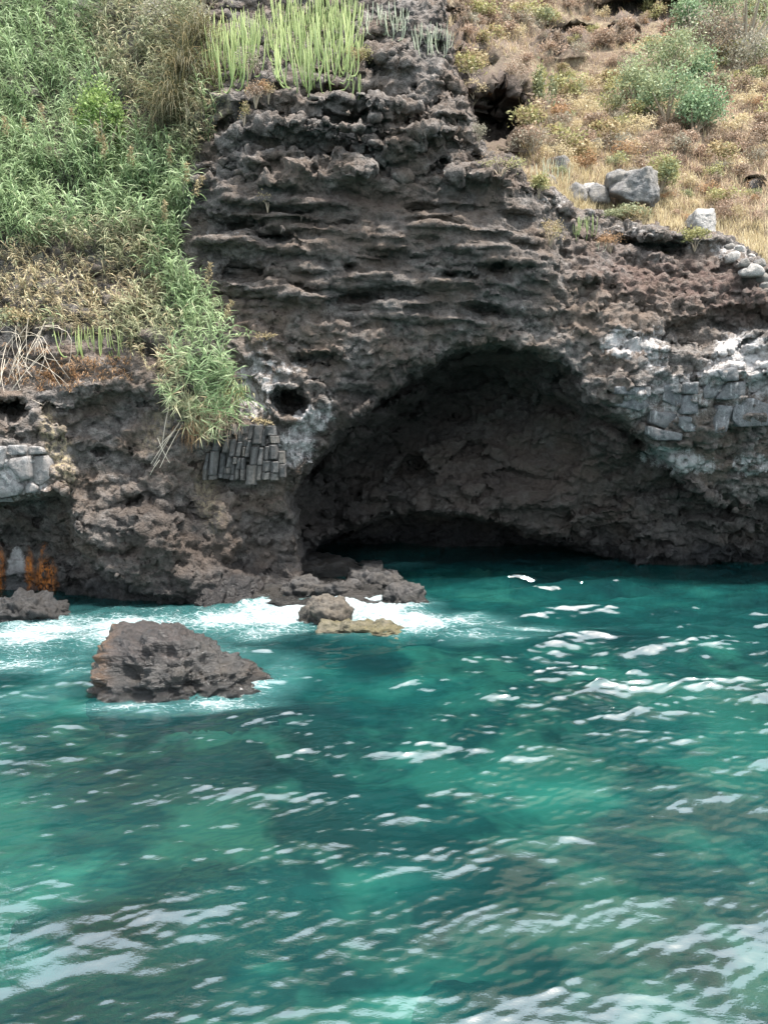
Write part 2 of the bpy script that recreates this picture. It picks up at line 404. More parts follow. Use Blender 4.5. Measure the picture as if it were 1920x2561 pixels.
# make it distance-like, then roughen it in three dimensions near the surface
g = np.gradient(F, H)
gm = np.sqrt(g[0] ** 2 + g[1] ** 2 + g[2] ** 2); del g
F /= np.clip(gm, 1.0, 2.5); del gm
band = np.nonzero(np.abs(F) < 0.9)
X, Y, Z = gx[band[0]], gy[band[1]], gz[band[2]]
u, v = project(X, Y, Z)
zs = mlook(Z_STRATA, u, v); zb = mlook(Z_BLOCK, u, v); zl = mlook(Z_LBULGE, u, v); zr = mlook(Z_RIGHT, u, v)
wx, wy, wz = (fbm(X, Y, Z + 20 * k, 0.55, 2) for k in range(3))
d = 0.28 * fbm(X, Y, Z, 0.42, 3) + 0.11 * (1 - 0.7 * zs) * ridged(X + 3, Y, Z, 0.9, 3)
lay = Z + 0.35 * wz + 0.05 * X
d += (0.42 * zs + 0.22 * zb + 0.05) * terrace(X + wx, Y, lay * 2.2, 0.40) + (0.22 * zs + 0.07 * zb + 0.02) * terrace(X, Y, lay * 4.6 + 3, 1.0)
# vesicular scoops
zcv = mlook(wc.astype(np.float32), u, v)
ed, fh = facets(X * 0.55 + 0.4 * wx, Y * 0.7 + 0.4 * wy, Z * 1.35 + 0.4 * wz)
d += (0.42 * zb + 0.26 + 0.2 * zr + 0.10 * zcv) * (1 - 0.85 * zs) * fh * 0.75
ed2, rib = facets(X * 0.42 + 0.35 * Z + 0.5 * wx, Y * 0.5, Z * 0.75 - 0.35 * X + 0.4 * wz, 21)
d += 0.75 * zcv * rib * 0.8
d -= (0.08 + 0.1 * zb) * (1 - 0.5 * zcv) * sstep(0.14, 0.0, ed)
F[band] += (d * (1 - 0.9 * mlook(Z_JOINT, u, v))).astype(np.float32)
del X, Y, Z, u, v, band

def surface_nets(F):
    ins = F > 0
    c = ins[:-1, :-1, :-1].astype(np.int8)
    for a in (0, 1):
        for b in (0, 1):
            for e in (0, 1):
                if a or b or e: c += ins[a:NX - 1 + a, b:NY - 1 + b, e:NZ - 1 + e]
    act = np.nonzero((c > 0) & (c < 8)); del c
    idx = np.full((NX - 1, NY - 1, NZ - 1), -1, np.int32); idx[act] = np.arange(len(act[0]))
    co = [(a, b, e) for a in (0, 1) for b in (0, 1) for e in (0, 1)]
    fv = {k: F[act[0] + k[0], act[1] + k[1], act[2] + k[2]] for k in co}
    acc = np.zeros((len(act[0]), 3), np.float32); cnt = np.zeros(len(act[0]), np.float32)
    for p in co:
        for ax in range(3):
            if p[ax] == 0:
                q = list(p); q[ax] = 1; q = tuple(q)
                a, b = fv[p], fv[q]; m = (a > 0) != (b > 0)
                t = np.where(m, a / np.where(m, a - b, 1), 0)
                for k in range(3):
                    acc[:, k] += np.where(m, p[k] + (t if k == ax else 0), 0)
                cnt += m
    acc /= cnt[:, None]
    V = np.c_[gx[act[0]] + acc[:, 0] * H, gy[act[1]] + acc[:, 1] * H, gz[act[2]] + acc[:, 2] * H]
    Q = []
    for ax in range(3):
        o1, o2 = [(1, 2), (2, 0), (0, 1)][ax]
        sl0 = [slice(1, n - 1) for n in (NX, NY, NZ)]; sl1 = list(sl0)
        sl0[ax] = slice(0, (NX, NY, NZ)[ax] - 1); sl1[ax] = slice(1, (NX, NY, NZ)[ax])
        A, B = ins[tuple(sl0)], ins[tuple(sl1)]
        for flip, m in ((False, A & ~B), (True, ~A & B)):
            e = list(np.nonzero(m))
            for k in range(3):
                if k != ax: e[k] = e[k] + 1
            def cell(d1, d2):
                c = [e[0], e[1], e[2]]; c[o1] = c[o1] - d1; c[o2] = c[o2] - d2
                return idx[c[0], c[1], c[2]]
            q = np.stack([cell(1, 1), cell(0, 1), cell(0, 0), cell(1, 0)], 1)
            Q.append(q[:, ::-1] if flip else q)
    return V.astype(np.float32), np.concatenate(Q)
def compact(V, Q):
    used = np.zeros(len(V), bool); used[Q.ravel()] = True
    remap = np.cumsum(used) - 1
    return V[used], remap[Q].astype(np.int32)
def subdivide(V, Q):
    e = np.sort(np.stack([Q, np.roll(Q, -1, 1)], 2).reshape(-1, 2), 1)
    key = e[:, 0].astype(np.int64) * len(V) + e[:, 1]
    uk, inv = np.unique(key, return_inverse=True); inv = inv.reshape(-1, 4)
    em = (V[uk // len(V)] + V[uk % len(V)]) * 0.5
    fm = V[Q].mean(1)
    n, ne = len(V), len(uk)
    E = inv + n; C = np.arange(len(Q)) + n + ne
    P = np.roll(E, 1, 1)
    Q2 = np.concatenate([np.stack([Q[:, k], E[:, k], C, P[:, k]], 1) for k in range(4)])
    return np.concatenate([V, em, fm]), Q2.astype(np.int32)

CV, CQ = surface_nets(F)
uu, vv = project(CV[:, 0], CV[:, 1], CV[:, 2])
keep = ((uu > -420) & (uu < 2330) & (CV[:, 2] > -1.06))[CQ].all(1)
CV, CQ = compact(CV, CQ[keep])
CV, CQ = subdivide(CV, CQ)
N = vnormals(CV, CQ)
X, Y, Z = CV.T
uu, vv = project(X, Y, Z)
zs, zb, zr, zlow, zsc, zri, zlb = (mlook(m, uu, vv) for m in (Z_STRATA, Z_BLOCK, Z_RIGHT, Z_LOW, Z_SCREE, Z_RIND, Z_LBULGE))
wx, wy, wz = (fbm(X, Y, Z + 31 * k, 1.2, 2) for k in range(3))
d = 0.03 * fbm(X, Y, Z, 3.2, 3, 0.6) + 0.035 * ridged(X + wx, Y, Z + wz, 2.1, 3, 0.6)
lay = Z + 0.25 * fbm(X, Y, Z, 0.6, 2)
d += (zs + 0.35 * zb) * (0.10 * terrace(X, Y, lay * 6.5, 0.7) + 0.05 * terrace(X, Y, lay * 13, 1.4))
incave = mlook(wc.astype(np.float32), uu, vv)
chunk = np.clip(0.30 + 0.5 * zb + 0.9 * zr + 0.9 * zlow + 0.1 * incave, 0, 1.1) * (1 - 0.7 * zs)
ed, fh = facets(X * 1.45 + 0.25 * wx, Y * 1.7 + 0.25 * wy, Z * 2.4 + 0.25 * wz, 5)
d += np.clip(chunk + 0.25 * (1 - zs), 0, 1) * 0.22 * fh - chunk * 0.05 * sstep(0.12, 0.0, ed)
ed, fh = facets(X * 4.6 + 0.4 * wx, Y * 4.6 + 0.4 * wy, Z * 4.6 + 0.4 * wz, 9)
d += (0.085 + 0.03 * zsc) * (1 - 0.5 * zs) * fh * (1 - 0.4 * incave)
pits = sstep(0.30, 0.10, voro(X * 3.1, Y * 3.1, Z * 3.1, 17)[0])
d -= 0.022 * pits * (1 - zr)
CV = CV + N * d[:, None].astype(np.float32)

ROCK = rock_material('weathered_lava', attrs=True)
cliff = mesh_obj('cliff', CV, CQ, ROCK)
tag(cliff, 'dark layered lava cliff with a wide sea cave at its foot', kind='structure')
def zsum(items, gu=uu, gv=vv):
    o = np.zeros(gu.shape, np.float32)
    for u, v, ru, rv, rot, a in items: o = np.maximum(o, a * sstep(-0.1, 0.7, ell(u, v, ru, rv, gu, gv, rot)))
    return o
fattr(cliff, 'white', np.clip(zsum([(1560,860,110,70,0,1.0),(1850,880,110,90,0,1.1),(1700,990,180,110,0,0.85),(1880,1010,120,90,0,0.7),(1700,1150,170,50,10,1.0),(1880,1160,90,60,0,0.9),(640,970,130,150,0,0.85),(740,1120,90,90,0,0.95),(780,1050,110,70,-30,0.9),(690,920,160,40,0,0.8),(950,900,160,50,-30,0.5),
   (560,580,120,80,0,0.6),(60,1190,130,90,0,0.95),(180,1110,120,90,0,0.45),(420,1150,90,60,0,0.5),(1340,770,110,60,0,0.55),(1150,830,120,60,0,0.45),(1380,500,80,40,0,0.72),(1470,540,110,35,10,0.6),(1580,570,150,35,8,0.66),(1700,605,110,35,8,0.6),(1830,640,140,40,25,0.8),(1420,830,60,30,0,0.6),(680,870,160,50,0,0.6),(1500,620,120,30,0,0.4),(1050,660,200,60,0,0.25),(900,280,200,60,0,0.2),(560,330,90,40,0,0.5),(660,1320,110,70,0,0.3),(40,1450,40,120,4,1.4),(95,1505,75,45,0,1.2),(1640,880,60,120,0,0.9),(1780,940,80,100,0,0.9),(1900,930,80,120,0,1.0),(1600,1010,90,60,0,0.9)]) - 0.1, -0.1, 1.2))
fattr(cliff, 'brown', np.clip(zsum([(650,800,140,90,0,1),(800,830,110,60,0,0.9),(1600,760,260,120,0,0.8),(1300,640,120,60,0,0.4),(450,1380,260,150,0,0.25),(430,1180,120,70,0,0.6),(1320,1180,380,160,0,0.7),(620,1250,100,40,0,0.7),(1230,890,120,60,0,0.7),(900,560,300,160,0,0.45),(1230,420,120,50,0,0.5),(700,690,120,60,0,0.7),(1190,180,100,200,0,0.5),(350,1110,60,60,0,0.9)]), 0, 1))
fattr(cliff, 'red', np.clip(zsum([(1700,700,330,90,8,0.95),(1500,640,120,70,0,0.6),(1850,760,150,70,0,0.9),(1300,1210,260,90,0,0.35),(880,500,260,30,0,0.5),(1230,270,90,40,0,0.4)]), 0, 1))
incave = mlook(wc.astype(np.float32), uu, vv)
fattr(cliff, 'dark', np.clip(0.66 * incave + zsum([(1000,1010,320,140,-25,0.4),(820,1250,160,200,0,0.3)]) - 0.15 * zsum([(1450,1180,260,110,20,1)]) + 0.25 * zs + 0.08 * zb + zsum([(430,1380,290,200,15,0.62),(640,1330,140,110,0,0.4),(90,1360,160,120,0,0.4),(900,1000,140,220,35,0.3)]), 0, 0.98))  # cave and recess shade painted in; strata and cliff foot are darker rock
fattr(cliff, 'tan', zsum([(150,1130,40,110,-18,1.1),(120,1060,30,60,0,0.8),(520,1250,40,100,-15,0.5),(400,1070,50,90,30,0.6),(560,270,30,60,0,0.7)]))
fattr(cliff, 'rust', zsum([(2,1430,14,70,0,1.2),(74,1430,13,65,0,1.2),(115,1445,32,62,0,1.3),(108,1375,5,25,0,0.8)]))
fattr(cliff, 'wet', np.clip(np.maximum(sstep(1.15, 0.25, Z + 0.5 * fbm(X, Y, Z, 1.0, 3)), zsum([(330,1500,170,60,20,1.0),(215,1490,70,80,0,0.8),(450,1530,170,40,8,1.0)]) * (1 - 0.0 * Z)), 0, 1))
BV = BVHTree.FromPolygons(CV.tolist(), CQ.tolist())

# ================================================================== THE HILLSIDE behind the cliff
HILL = [(1320,520,26.0),(1400,530,26.0),(1500,590,25.9),(1640,610,26.0),(1760,640,25.7),(1920,700,24.8),(2400,860,23.6),(1340,440,27.0),(1400,480,27.4),(1500,510,27.8),(1600,510,28.0),(1700,550,27.5),(1800,570,27.4),(1920,600,26.8),
 (1400,400,29.6),(1500,400,30.2),(1700,400,31.0),(1920,400,31.0),(1400,300,33.0),(1600,300,34.5),(1920,250,36.5),(1380,200,36),(1600,150,40),(1920,100,43),(1400,60,42),(1400,0,44.5),(1700,0,47),(1920,0,48),(2400,0,48),(2400,400,30.5),(2400,650,25.5),
 (1300,330,30.0),(1310,250,31),(1300,150,33),(1240,330,31.5),(1200,380,29.5),(1240,280,31.8),(1180,250,29.8),(1160,180,30.2),(1230,190,31),(1200,120,32.5),(1100,60,32),(1000,0,32),(1000,60,30.5),(1150,0,36),(1280,60,38),(900,0,30.5),(900,100,28.5),(1050,200,28.5),(1100,400,28),(1200,500,27),(700,-100,32),(300,-100,31),(-300,-100,31),(1400,-250,50),(2400,-250,52),(700,-250,38),(-300,-250,38),(1400,-490,55),(2400,-490,57),(700,-490,46),(-300,-490,46),(1400,-750,57),(2400,-750,59),(700,-750,52),(1400,-1150,60),(2400,-1150,62),(700,-1150,58),(-300,-1150,56)]  # topmost rows: unseen steep ridge, raised to cut sky reflection on the water
Yh = rbf_map(HILL)
for u, v, ru, rv, dep, rot in [(1255,310,62,70,2.0,20),(1225,240,50,25,1.0,0),(1245,165,45,22,0.8,0),(1110,45,120,28,1.3,4),(1420,75,80,16,1.4,0),(1620,15,160,22,2.5,0),(1560,72,40,16,1.2,0),(1040,50,80,30,0.8,0),(1885,460,22,18,1.2,0)]:
    Yh = Yh + dep * sstep(-0.1, 0.5, ell(u, v, ru, rv, rot=rot))
for u, v, ru, rv, dep, rot in [(1210,215,70,26,1.2,-10),(1290,215,40,40,1.0,0),(1300,360,70,40,1.0,0),(1150,110,140,28,0.8,0),(1400,130,110,30,0.8,0)]:
    Yh = Yh - dep * sstep(0, 0.6, ell(u, v, ru, rv, rot=rot))
Yh = np.where(poly_sd(OPEN_POLY) < 8, np.maximum(Yh, Yf + 1.6), Yh)
iu = np.arange(int((-600 - U0) / STEP), int((2500 - U0) / STEP), 2); iv = np.r_[np.arange(int((-1180 - V0) / STEP), int((-100 - V0) / STEP), 5), np.arange(int((-100 - V0) / STEP), int((800 - V0) / STEP))]
PU, PV = np.meshgrid(MU[iu], MV[iv], indexing='ij')
PY = Yh[np.ix_(iu, iv)]
a_, b_ = (PU - 960) / FPX, -(PV - 1280.5) / FPX
tt = PY / (CA + b_ * SA)
HV = np.stack([a_ * tt, PY, CAM_H + (-SA + b_ * CA) * tt], -1).reshape(-1, 3).astype(np.float32)
n1, n2 = len(iu), len(iv)
ii = np.arange(n1 * n2).reshape(n1, n2)
HQ = np.stack([ii[:-1, :-1], ii[1:, :-1], ii[1:, 1:], ii[:-1, 1:]], -1).reshape(-1, 4)[:, ::-1]
hok = ((poly_sd(OPEN_POLY, PU, PV) > -110) | (PV < -30)).ravel()
HV, HQ = HV, HQ[hok[HQ].all(1)]
N = vnormals(HV, HQ)
if N[:, 1].mean() > 0: N = -N; HQ = HQ[:, ::-1]
X, Y, Z = HV.T
hu, hv = PU.ravel(), PV.ravel()
rocky = zsum([(1230,280,150,150,0,1.0),(1100,80,260,90,0,0.9),(1400,100,120,50,0,0.9),(1620,20,180,40,0,1.0),(1560,75,50,25,0,1),(1150,230,120,200,0,1.0)], hu, hv)
f1, f2, cv = voro(X * 1.1, Y * 1.1, Z * 1.3, 2)
d = 0.45 * fbm(X, Y, Z, 0.35, 3) + 0.12 * fbm(X, Y, Z, 1.6, 3) + rocky * (0.45 * cv - 0.25 * sstep(0.15, 0, f2 - f1) + 0.25 * vnoise(X * 0.5, Y * 0.5, Z * 3))
f1, f2, cv = voro(X * 3.1, Y * 3.1, Z * 3.1, 8)
d += rocky * 0.12 * cv
HV = HV + N * d[:, None].astype(np.float32)
usedh = np.zeros(len(HV), bool); usedh[HQ.ravel()] = True; rocky = rocky[usedh]
HV, HQ = compact(HV, HQ)
t = NT('hill_earth')
n1_ = t.noise(0.7, 6, 0.7); n2_ = t.noise(6, 6, 0.7); n3_ = t.noise(30, 4, 0.7)
c = t.mix(t.ramp(n1_, [(0.4, 0), (0.6, 1)]), (0.15, 0.115, 0.08), (0.30, 0.25, 0.16))
c = t.mix(t.ramp(n2_, [(0.35, 0), (0.65, 1)]), c, (0.10, 0.07, 0.055))
rk = t.mix(t.ramp(n2_, [(0.35, 0), (0.7, 1)]), (0.06, 0.05, 0.046), (0.16, 0.125, 0.105))
c = t.mix(t.attr('rocky'), c, rk)
HILLM = t.fin(c, 0.95, t.bump(t.math('ADD', n2_, t.math('MULTIPLY', n3_, 0.4)), 0.9, 0.15), 0.1)
hill = mesh_obj('hillside', HV, HQ, HILLM)
fattr(hill, 'rocky', rocky)
tag(hill, 'dry brown scrubby hillside rising behind the cliff', kind='structure')
HB = BVHTree.FromPolygons(HV.tolist(), HQ.tolist())
CAMV = Vector((0, 0, CAM_H))
def hit(u, v, which='both'):
    d = ray(u, v).normalized(); best = None
    for nm, b in (('cliff', BV), ('hill', HB)):
        if which in (nm, 'both'):
            h = b.ray_cast(CAMV, d, 90)
            if h[0] is not None and (best is None or h[3] < best[3]): best = h
    if best is None: return None
    n = best[1]
    if n.dot(d) > 0: n = -n
    return best[0], n

#@@SEA
# ================================================================== THE SEA
def world_ell(items, X, Y):
    o = np.zeros(X.shape, np.float32)
    for u, v, ru, rv, a in items:          # ellipse given in photo pixels on the water plane, turned into metres
        c = on_water(u, v); e = on_water(u + ru, v); k0 = on_water(u, v - rv); k1 = on_water(u, v + rv)
        rx, ry = abs(e.x - c.x), 0.5 * abs(k0.y - k1.y); cy = 0.5 * (k0.y + k1.y)
        o = np.maximum(o, a * np.clip(1.25 - np.sqrt(((X - c.x) / rx) ** 2 + ((Y - cy) / ry) ** 2), 0, 1))
    return o
ang = np.concatenate([np.linspace(-180, -37, 30)[:-1], np.linspace(-37, 37, 610), np.linspace(37, 180, 30)[1:]])
rad = np.concatenate([np.geomspace(0.6, 5.2, 16)[:-1], np.geomspace(5.2, 33, 630), np.geomspace(33, 70, 12)[1:]])
A_, R_ = np.meshgrid(np.radians(ang), rad, indexing='ij')
X, Y = (R_ * np.sin(A_)).ravel(), (R_ * np.cos(A_)).ravel()
rg = np.random.default_rng(11)
dx = np.zeros_like(X); dy = np.zeros_like(X); dz = np.zeros_like(X)
dist = R_.ravel()
calm = (0.35 + 0.65 * sstep(26.5, 22.0, Y)) * (0.88 + 1.25 * sstep(7.5, 15.0, Y) * (0.75 + 0.5 * sstep(-3, 4, X)))
gust = 0.75 + 0.5 * fbm(X, Y, 0 * X, 0.22, 2)
for k in range(110):
    lam = 0.10 * (32.0 ** rg.random()); th = R(103) + rg.normal() * 0.42
    kk = 2 * math.pi / lam; amp = 0.0031 * lam ** 0.90 * (0.5 + rg.random())
    cx, cy = math.cos(th), math.sin(th); ph = kk * (cx * X + cy * Y) + rg.random() * 6.28
    env = (0.45 + 0.9 * sstep(-0.5, 0.5, vnoise(X / (2.2 * lam) + 7 * k, Y / (2.2 * lam), 0 * X + k))) * amp
    fade = np.clip(lam / (0.012 * dist), 0, 1) * calm * (gust if lam < 1.2 else 1.0)
    dz += env * fade * np.sin(ph); q = env * fade * 1.1 * np.cos(ph); dx += q * cx; dy += q * cy
foam = world_ell([(60,1600,260,75,1.0),(300,1580,300,60,1.05),(420,1640,260,50,0.6),(560,1560,160,40,1.2),(700,1540,150,50,1.35),(900,1530,190,60,1.4),(1180,1590,260,20,0.7),(1020,1560,150,40,1.3),(1150,1555,140,25,1.0),(1330,1570,200,16,0.85),(80,1650,200,40,0.75),
   (650,1580,130,30,0.9),(640,1720,90,50,0.6),(560,1760,160,22,0.8),(330,1770,160,22,0.75),(160,1700,80,70,0.5),(700,1690,80,60,0.45),(40,1760,150,30,0.35),(500,1620,120,40,0.5),(1000,1410,90,12,0.35),(1650,1405,300,6,0.5)], X, Y)
churn = world_ell([(420,1545,330,25,0.7),(640,1530,130,40,1.0),(900,1535,180,50,1.2),(1050,1560,120,30,0.9)], X, Y)
foam = foam + sstep(0.0, 0.35, foam) * 0.42 * fbm(X, Y * 1.8, 0 * X, 1.3, 4, 0.62)
dz += churn * (0.09 + 0.22 * fbm(X, Y, 0 * X, 2.2, 4, 0.6)) + 0.02 * foam
shallow = np.zeros_like(X)
for it in [(120,2230,260,110,1.0),(50,2400,170,80,0.8),(1000,2200,170,60,0.8),(1480,2010,260,70,0.8),(1000,1730,280,50,0.7),(1030,2530,150,60,0.9),(1400,1490,520,80,0.75),(760,1690,120,50,0.6)]: shallow = np.maximum(shallow, world_ell([it], X, Y))
for it in [(450,1900,560,130,0.8),(260,2330,170,70,1.0),(620,2090,300,110,0.5),(1500,2330,500,150,0.35),(1200,1405,500,14,0.6),(1500,1780,300,70,0.3)]: shallow = shallow - world_ell([it], X, Y)
SV = np.c_[X + dx, Y + dy, dz].astype(np.float32)
na, nr = len(ang), len(rad)
ii = np.arange(na * nr).reshape(na, nr)
SQ = np.stack([ii[:-1, :-1], ii[1:, :-1], ii[1:, 1:], ii[:-1, 1:]], -1).reshape(-1, 4)
SQ = SQ[~((np.abs(X) < 60) & (Y > 30.0))[SQ].any(1)]
t = NT('sea_water')
wpos = t.coord('Object')
flat = t.mapv((1, 1, 0), wpos)
big = t.noise(0.28, 3, 0.5, vec=flat, dist=0.5); mid = t.noise(1.3, 4, 0.6, vec=flat)
pm = t.math('ADD', t.math('ADD', t.math('MULTIPLY', big, 0.7), t.math('MULTIPLY', mid, 0.3)), t.math('MULTIPLY', t.attr('shallow'), 0.20))
c = t.ramp(pm, [(0.30, (0.0034, 0.0150, 0.0175)), (0.50, (0.0040, 0.0275, 0.0295)), (0.64, (0.0052, 0.048, 0.0455)), (0.82, (0.017, 0.098, 0.080))])
aer = t.attr('foam')
c = t.mix(t.math('MULTIPLY', aer, 0.7, True), c, (0.07, 0.21, 0.205))
lace = t.n('TexVoronoi', feature='DISTANCE_TO_EDGE'); lace.inputs['Scale'].default_value = 5.5
warp = t.n('Mix', data_type='VECTOR'); warp.inputs['Factor'].default_value = 0.16; t.l(t.mapv((1.0, 2.2, 0), wpos), warp.inputs[4]); wnz = t.n('TexNoise'); wnz.inputs['Scale'].default_value = 2.2; wnz.inputs['Detail'].default_value = 5; t.l(t.mapv((1.0, 2.2, 0), wpos), wnz.inputs['Vector']); t.l(wnz.outputs['Color'], warp.inputs[5]); t.l(warp.outputs[1], lace.inputs['Vector'])
fn1 = t.noise(2.6, 8, 0.72, vec=t.mapv((1.0, 2.6, 0), wpos), dist=1.4)
fn2 = t.noise(11.0, 6, 0.75, vec=t.mapv((1.0, 2.2, 0), wpos), dist=0.8)
fsum = t.math('ADD', t.math('ADD', t.math('MULTIPLY', fn1, 0.5), t.math('MULTIPLY', fn2, 0.5)), t.math('MULTIPLY', aer, 0.40))
fsum = t.math('ADD', fsum, t.ramp(lace.outputs['Distance'], [(0.0, 0.14), (0.10, 0.0)]))
fm = t.math('MULTIPLY', t.ramp(fsum, [(0.80, 0.0), (1.08, 1.0)]), 0.95)
r1 = t.noise(9.0, 3, 0.6, vec=t.mapv((1.0, 1.9, 1.0), wpos)); r2 = t.noise(34.0, 2, 0.6, vec=t.mapv((1.0, 1.7, 1.0), wpos))
bmp = t.bump(t.math('ADD', r1, t.math('MULTIPLY', r2, 0.25)), 0.10, 0.04)
t.p.inputs['IOR'].default_value = 2.8
t.fin(c, 0.02, bmp, 0.5)
tr = t.n('BsdfTransparent'); tr.inputs['Color'].default_value = (0.28, 0.70, 0.64, 1)
m1 = t.n('MixShader'); m1.inputs[0].default_value = 0.30
t.l(t.p.outputs[0], m1.inputs[1]); t.l(tr.outputs[0], m1.inputs[2])
fv_ = t.n('TexVoronoi'); fv_.inputs['Scale'].default_value = 6.5; t.l(t.mapv((1.0, 1.5, 0), wpos), fv_.inputs['Vector'])
fsz = t.math('MULTIPLY', t.math('SUBTRACT', t.math('MULTIPLY', fv_.outputs['Color'], 1.0), 0.80), 0.55)
flk = t.math('MULTIPLY', t.math('LESS_THAN', fv_.outputs['Distance'], fsz), t.ramp(t.noise(0.5, 3, 0.6, vec=flat), [(0.52, 0.0), (0.60, 1.0)]))
fm = t.math('MAXIMUM', fm, t.math('MULTIPLY', flk, 0.8))
fo = t.n('BsdfPrincipled'); fo.inputs['Base Color'].default_value = (0.31, 0.345, 0.355, 1); fo.inputs['Roughness'].default_value = 0.8
t.l(t.bump(fn2, 0.8, 0.1), fo.inputs['Normal'])
m2 = t.n('MixShader'); t.l(fm, m2.inputs[0]); t.l(m1.outputs[0], m2.inputs[1]); t.l(fo.outputs[0], m2.inputs[2])
t.l(m2.outputs[0], t.out.inputs['Surface'])
sea = mesh_obj('sea', SV, SQ, t.m)
fattr(sea, 'foam', np.clip(foam, 0, 1.12))
fattr(sea, 'shallow', shallow)
tag(sea, 'choppy teal sea water with white foam along the rocks', kind='structure')
if sum(p.normal.z for p in sea.data.polygons[2000:2100]) < 0: sea.data.flip_normals()
# sea bed
bx = np.linspace(-40, 40, 320); by = np.linspace(-10, 40, 200)
X, Y = np.meshgrid(bx, by, indexing='ij'); X, Y = X.ravel(), Y.ravel()
Zb = -2.0 + 0.9 * fbm(X, Y, 0 * X, 0.3, 3)
ki = int((-0.8 + 1.1) / H)
fi = np.clip(((X - gx[0]) / H).astype(int), 0, NX - 1); fj = np.clip(((Y - gy[0]) / H).astype(int), 0, NY - 1)
Zb = np.where((F[fi, fj, ki] > 0.35) & (Y > gy[0]), -0.85, Zb)  # bed raised inside the rock, shaped to stop light leaking under the cliff
ii = np.arange(320 * 200).reshape(320, 200)
BQ = np.stack([ii[:-1, :-1], ii[1:, :-1], ii[1:, 1:], ii[:-1, 1:]], -1).reshape(-1, 4)
t = NT('sea_bed')
t.fin(t.mix(t.ramp(t.noise(0.45, 4, 0.6), [(0.45, 0), (0.58, 1)]), (0.06, 0.07, 0.055), (0.5, 0.47, 0.36)), 0.9)
bed = mesh_obj('seabed', np.c_[X, Y, Zb], BQ, t.m)
tag(bed, 'sandy and rocky sea bed under the water', kind='structure')

#@@ROCKS
# ================================================================== ROCKS
def ico(sub):
    bm = bmesh.new(); bmesh.ops.create_icosphere(bm, subdivisions=sub, radius=1.0)
    v = np.array([x.co[:] for x in bm.verts], np.float32); f = [[q.index for q in p.verts] for p in bm.faces]
    bm.free(); return v, np.array(f, np.int32)
ICO = {k: ico(k) for k in (3, 4, 5, 6)}
def rock_mesh(name, planes, sub, mat, seed, rough=0.05, crack=0.05, fs=2.0, dents=(), size=(1, 1, 1)):
    D, Fc = ICO[sub]
    size = np.array(size, np.float32)
    r = np.full(len(D), 9.0, np.float32)
    for n, h in planes:
        n = np.array(n, np.float32); n /= np.linalg.norm(n)
        c = D @ n
        r = np.minimum(r, np.where(c > 0.02, h / np.maximum(c, 0.02), 9.0))
    V = D * r[:, None] * size
    X, Y, Z = (V + seed * 3.7).T
    nn = D / np.linalg.norm(D, axis=1, keepdims=True)
    f1, f2, cv = voro(X * fs, Y * fs, Z * fs, seed)
    g1, g2, gv = voro(X * fs * 2.7, Y * fs * 2.7, Z * fs * 2.7, seed + 4)
    d = rough * 1.6 * fbm(X, Y, Z, fs * 0.8, 3) + rough * 1.1 * ridged(X, Y, Z, fs * 1.7, 4, 0.6) + crack * cv - 0.4 * crack * sstep(0.14, 0, f2 - f1) + crack * 0.4 * gv - crack * 0.35 * sstep(0.15, 0, g2 - g1)
    for c, rr, dep in dents:
        q = np.sqrt((((V - np.array(c, np.float32)) / np.array(rr, np.float32)) ** 2).sum(1))
        d -= dep * sstep(1.0, 0.3, q)
    V = V + nn * d[:, None]
    return mesh_obj(name, V, Fc, mat)
def rnd_planes(seed, n=16, flat=0.9):
    rg = np.random.default_rng(seed); P = []
    for k in range(n):
        v = rg.normal(size=3); v[2] = abs(v[2]) if k % 3 else v[2]
        P.append((v, 0.78 + 0.22 * rg.random()))
    return P + [((0, 0, 1), flat), ((0, 0, -1), 0.9), ((1, 0, 0), 0.95), ((-1, 0, 0), 0.95), ((0, 1, 0), 0.95), ((0, -1, 0), 0.95)]
GREY_ROCK = rock_material('grey_boulder', (0.10, 0.098, 0.098), (0.27, 0.26, 0.25), (0.20, 0.18, 0.155), scale=1.6)
WHITE_ROCK = rock_material('pale_boulder', (0.22, 0.21, 0.20), (0.50, 0.48, 0.45), (0.36, 0.33, 0.30), scale=1.6)
SHORE_ROCK = rock_material('shore_rock', (0.022, 0.021, 0.021), (0.095, 0.09, 0.086), (0.06, 0.052, 0.044), scale=1.8, wetline=True)
DARK_ROCK = rock_material('wet_black_rock', (0.013, 0.013, 0.013), (0.05, 0.048, 0.047), (0.03, 0.027, 0.024), scale=2.2)
DARK_ROCK.node_tree.nodes['Principled BSDF'].inputs['Roughness'].default_value = 0.45
OLIVE_ROCK = rock_material('weedy_rock', (0.04, 0.038, 0.022), (0.17, 0.15, 0.11), (0.11, 0.095, 0.045), scale=1.6)
OLIVE_ROCK.node_tree.nodes['Principled BSDF'].inputs['Roughness'].default_value = 0.5

def stand(o, loc):      # put the object's origin at its base
    o.location = loc; return o
# the lone rock: a steep left end, flat crown, long slope down to the right
t = NT('lone_rock_lava')
mid = t.noise(5.0, 6, 0.65); fine = t.noise(26, 5, 0.7); big = t.noise(1.3, 4, 0.6); col = t.n('Attribute', attribute_name='crown').outputs['Fac']
c = t.mix(t.ramp(mid, [(0.35, 0), (0.68, 1)]), (0.006, 0.0056, 0.0052), (0.046, 0.042, 0.038))
c = t.mix(t.ramp(big, [(0.5, 0), (0.66, 0.7)]), c, (0.042, 0.034, 0.026))
cb = t.mix(t.ramp(mid, [(0.35, 0), (0.65, 1)]), (0.009, 0.0075, 0.007), (0.040, 0.031, 0.027))
c = t.mix(col, c, cb)
rustm = t.math('MULTIPLY', t.attr('rust'), t.ramp(t.noise(6, 5, 0.7), [(0.4, 0.2), (0.6, 1)]))
c = t.mix(rustm, c, (0.13, 0.065, 0.025))
wetm = t.attr('wet')
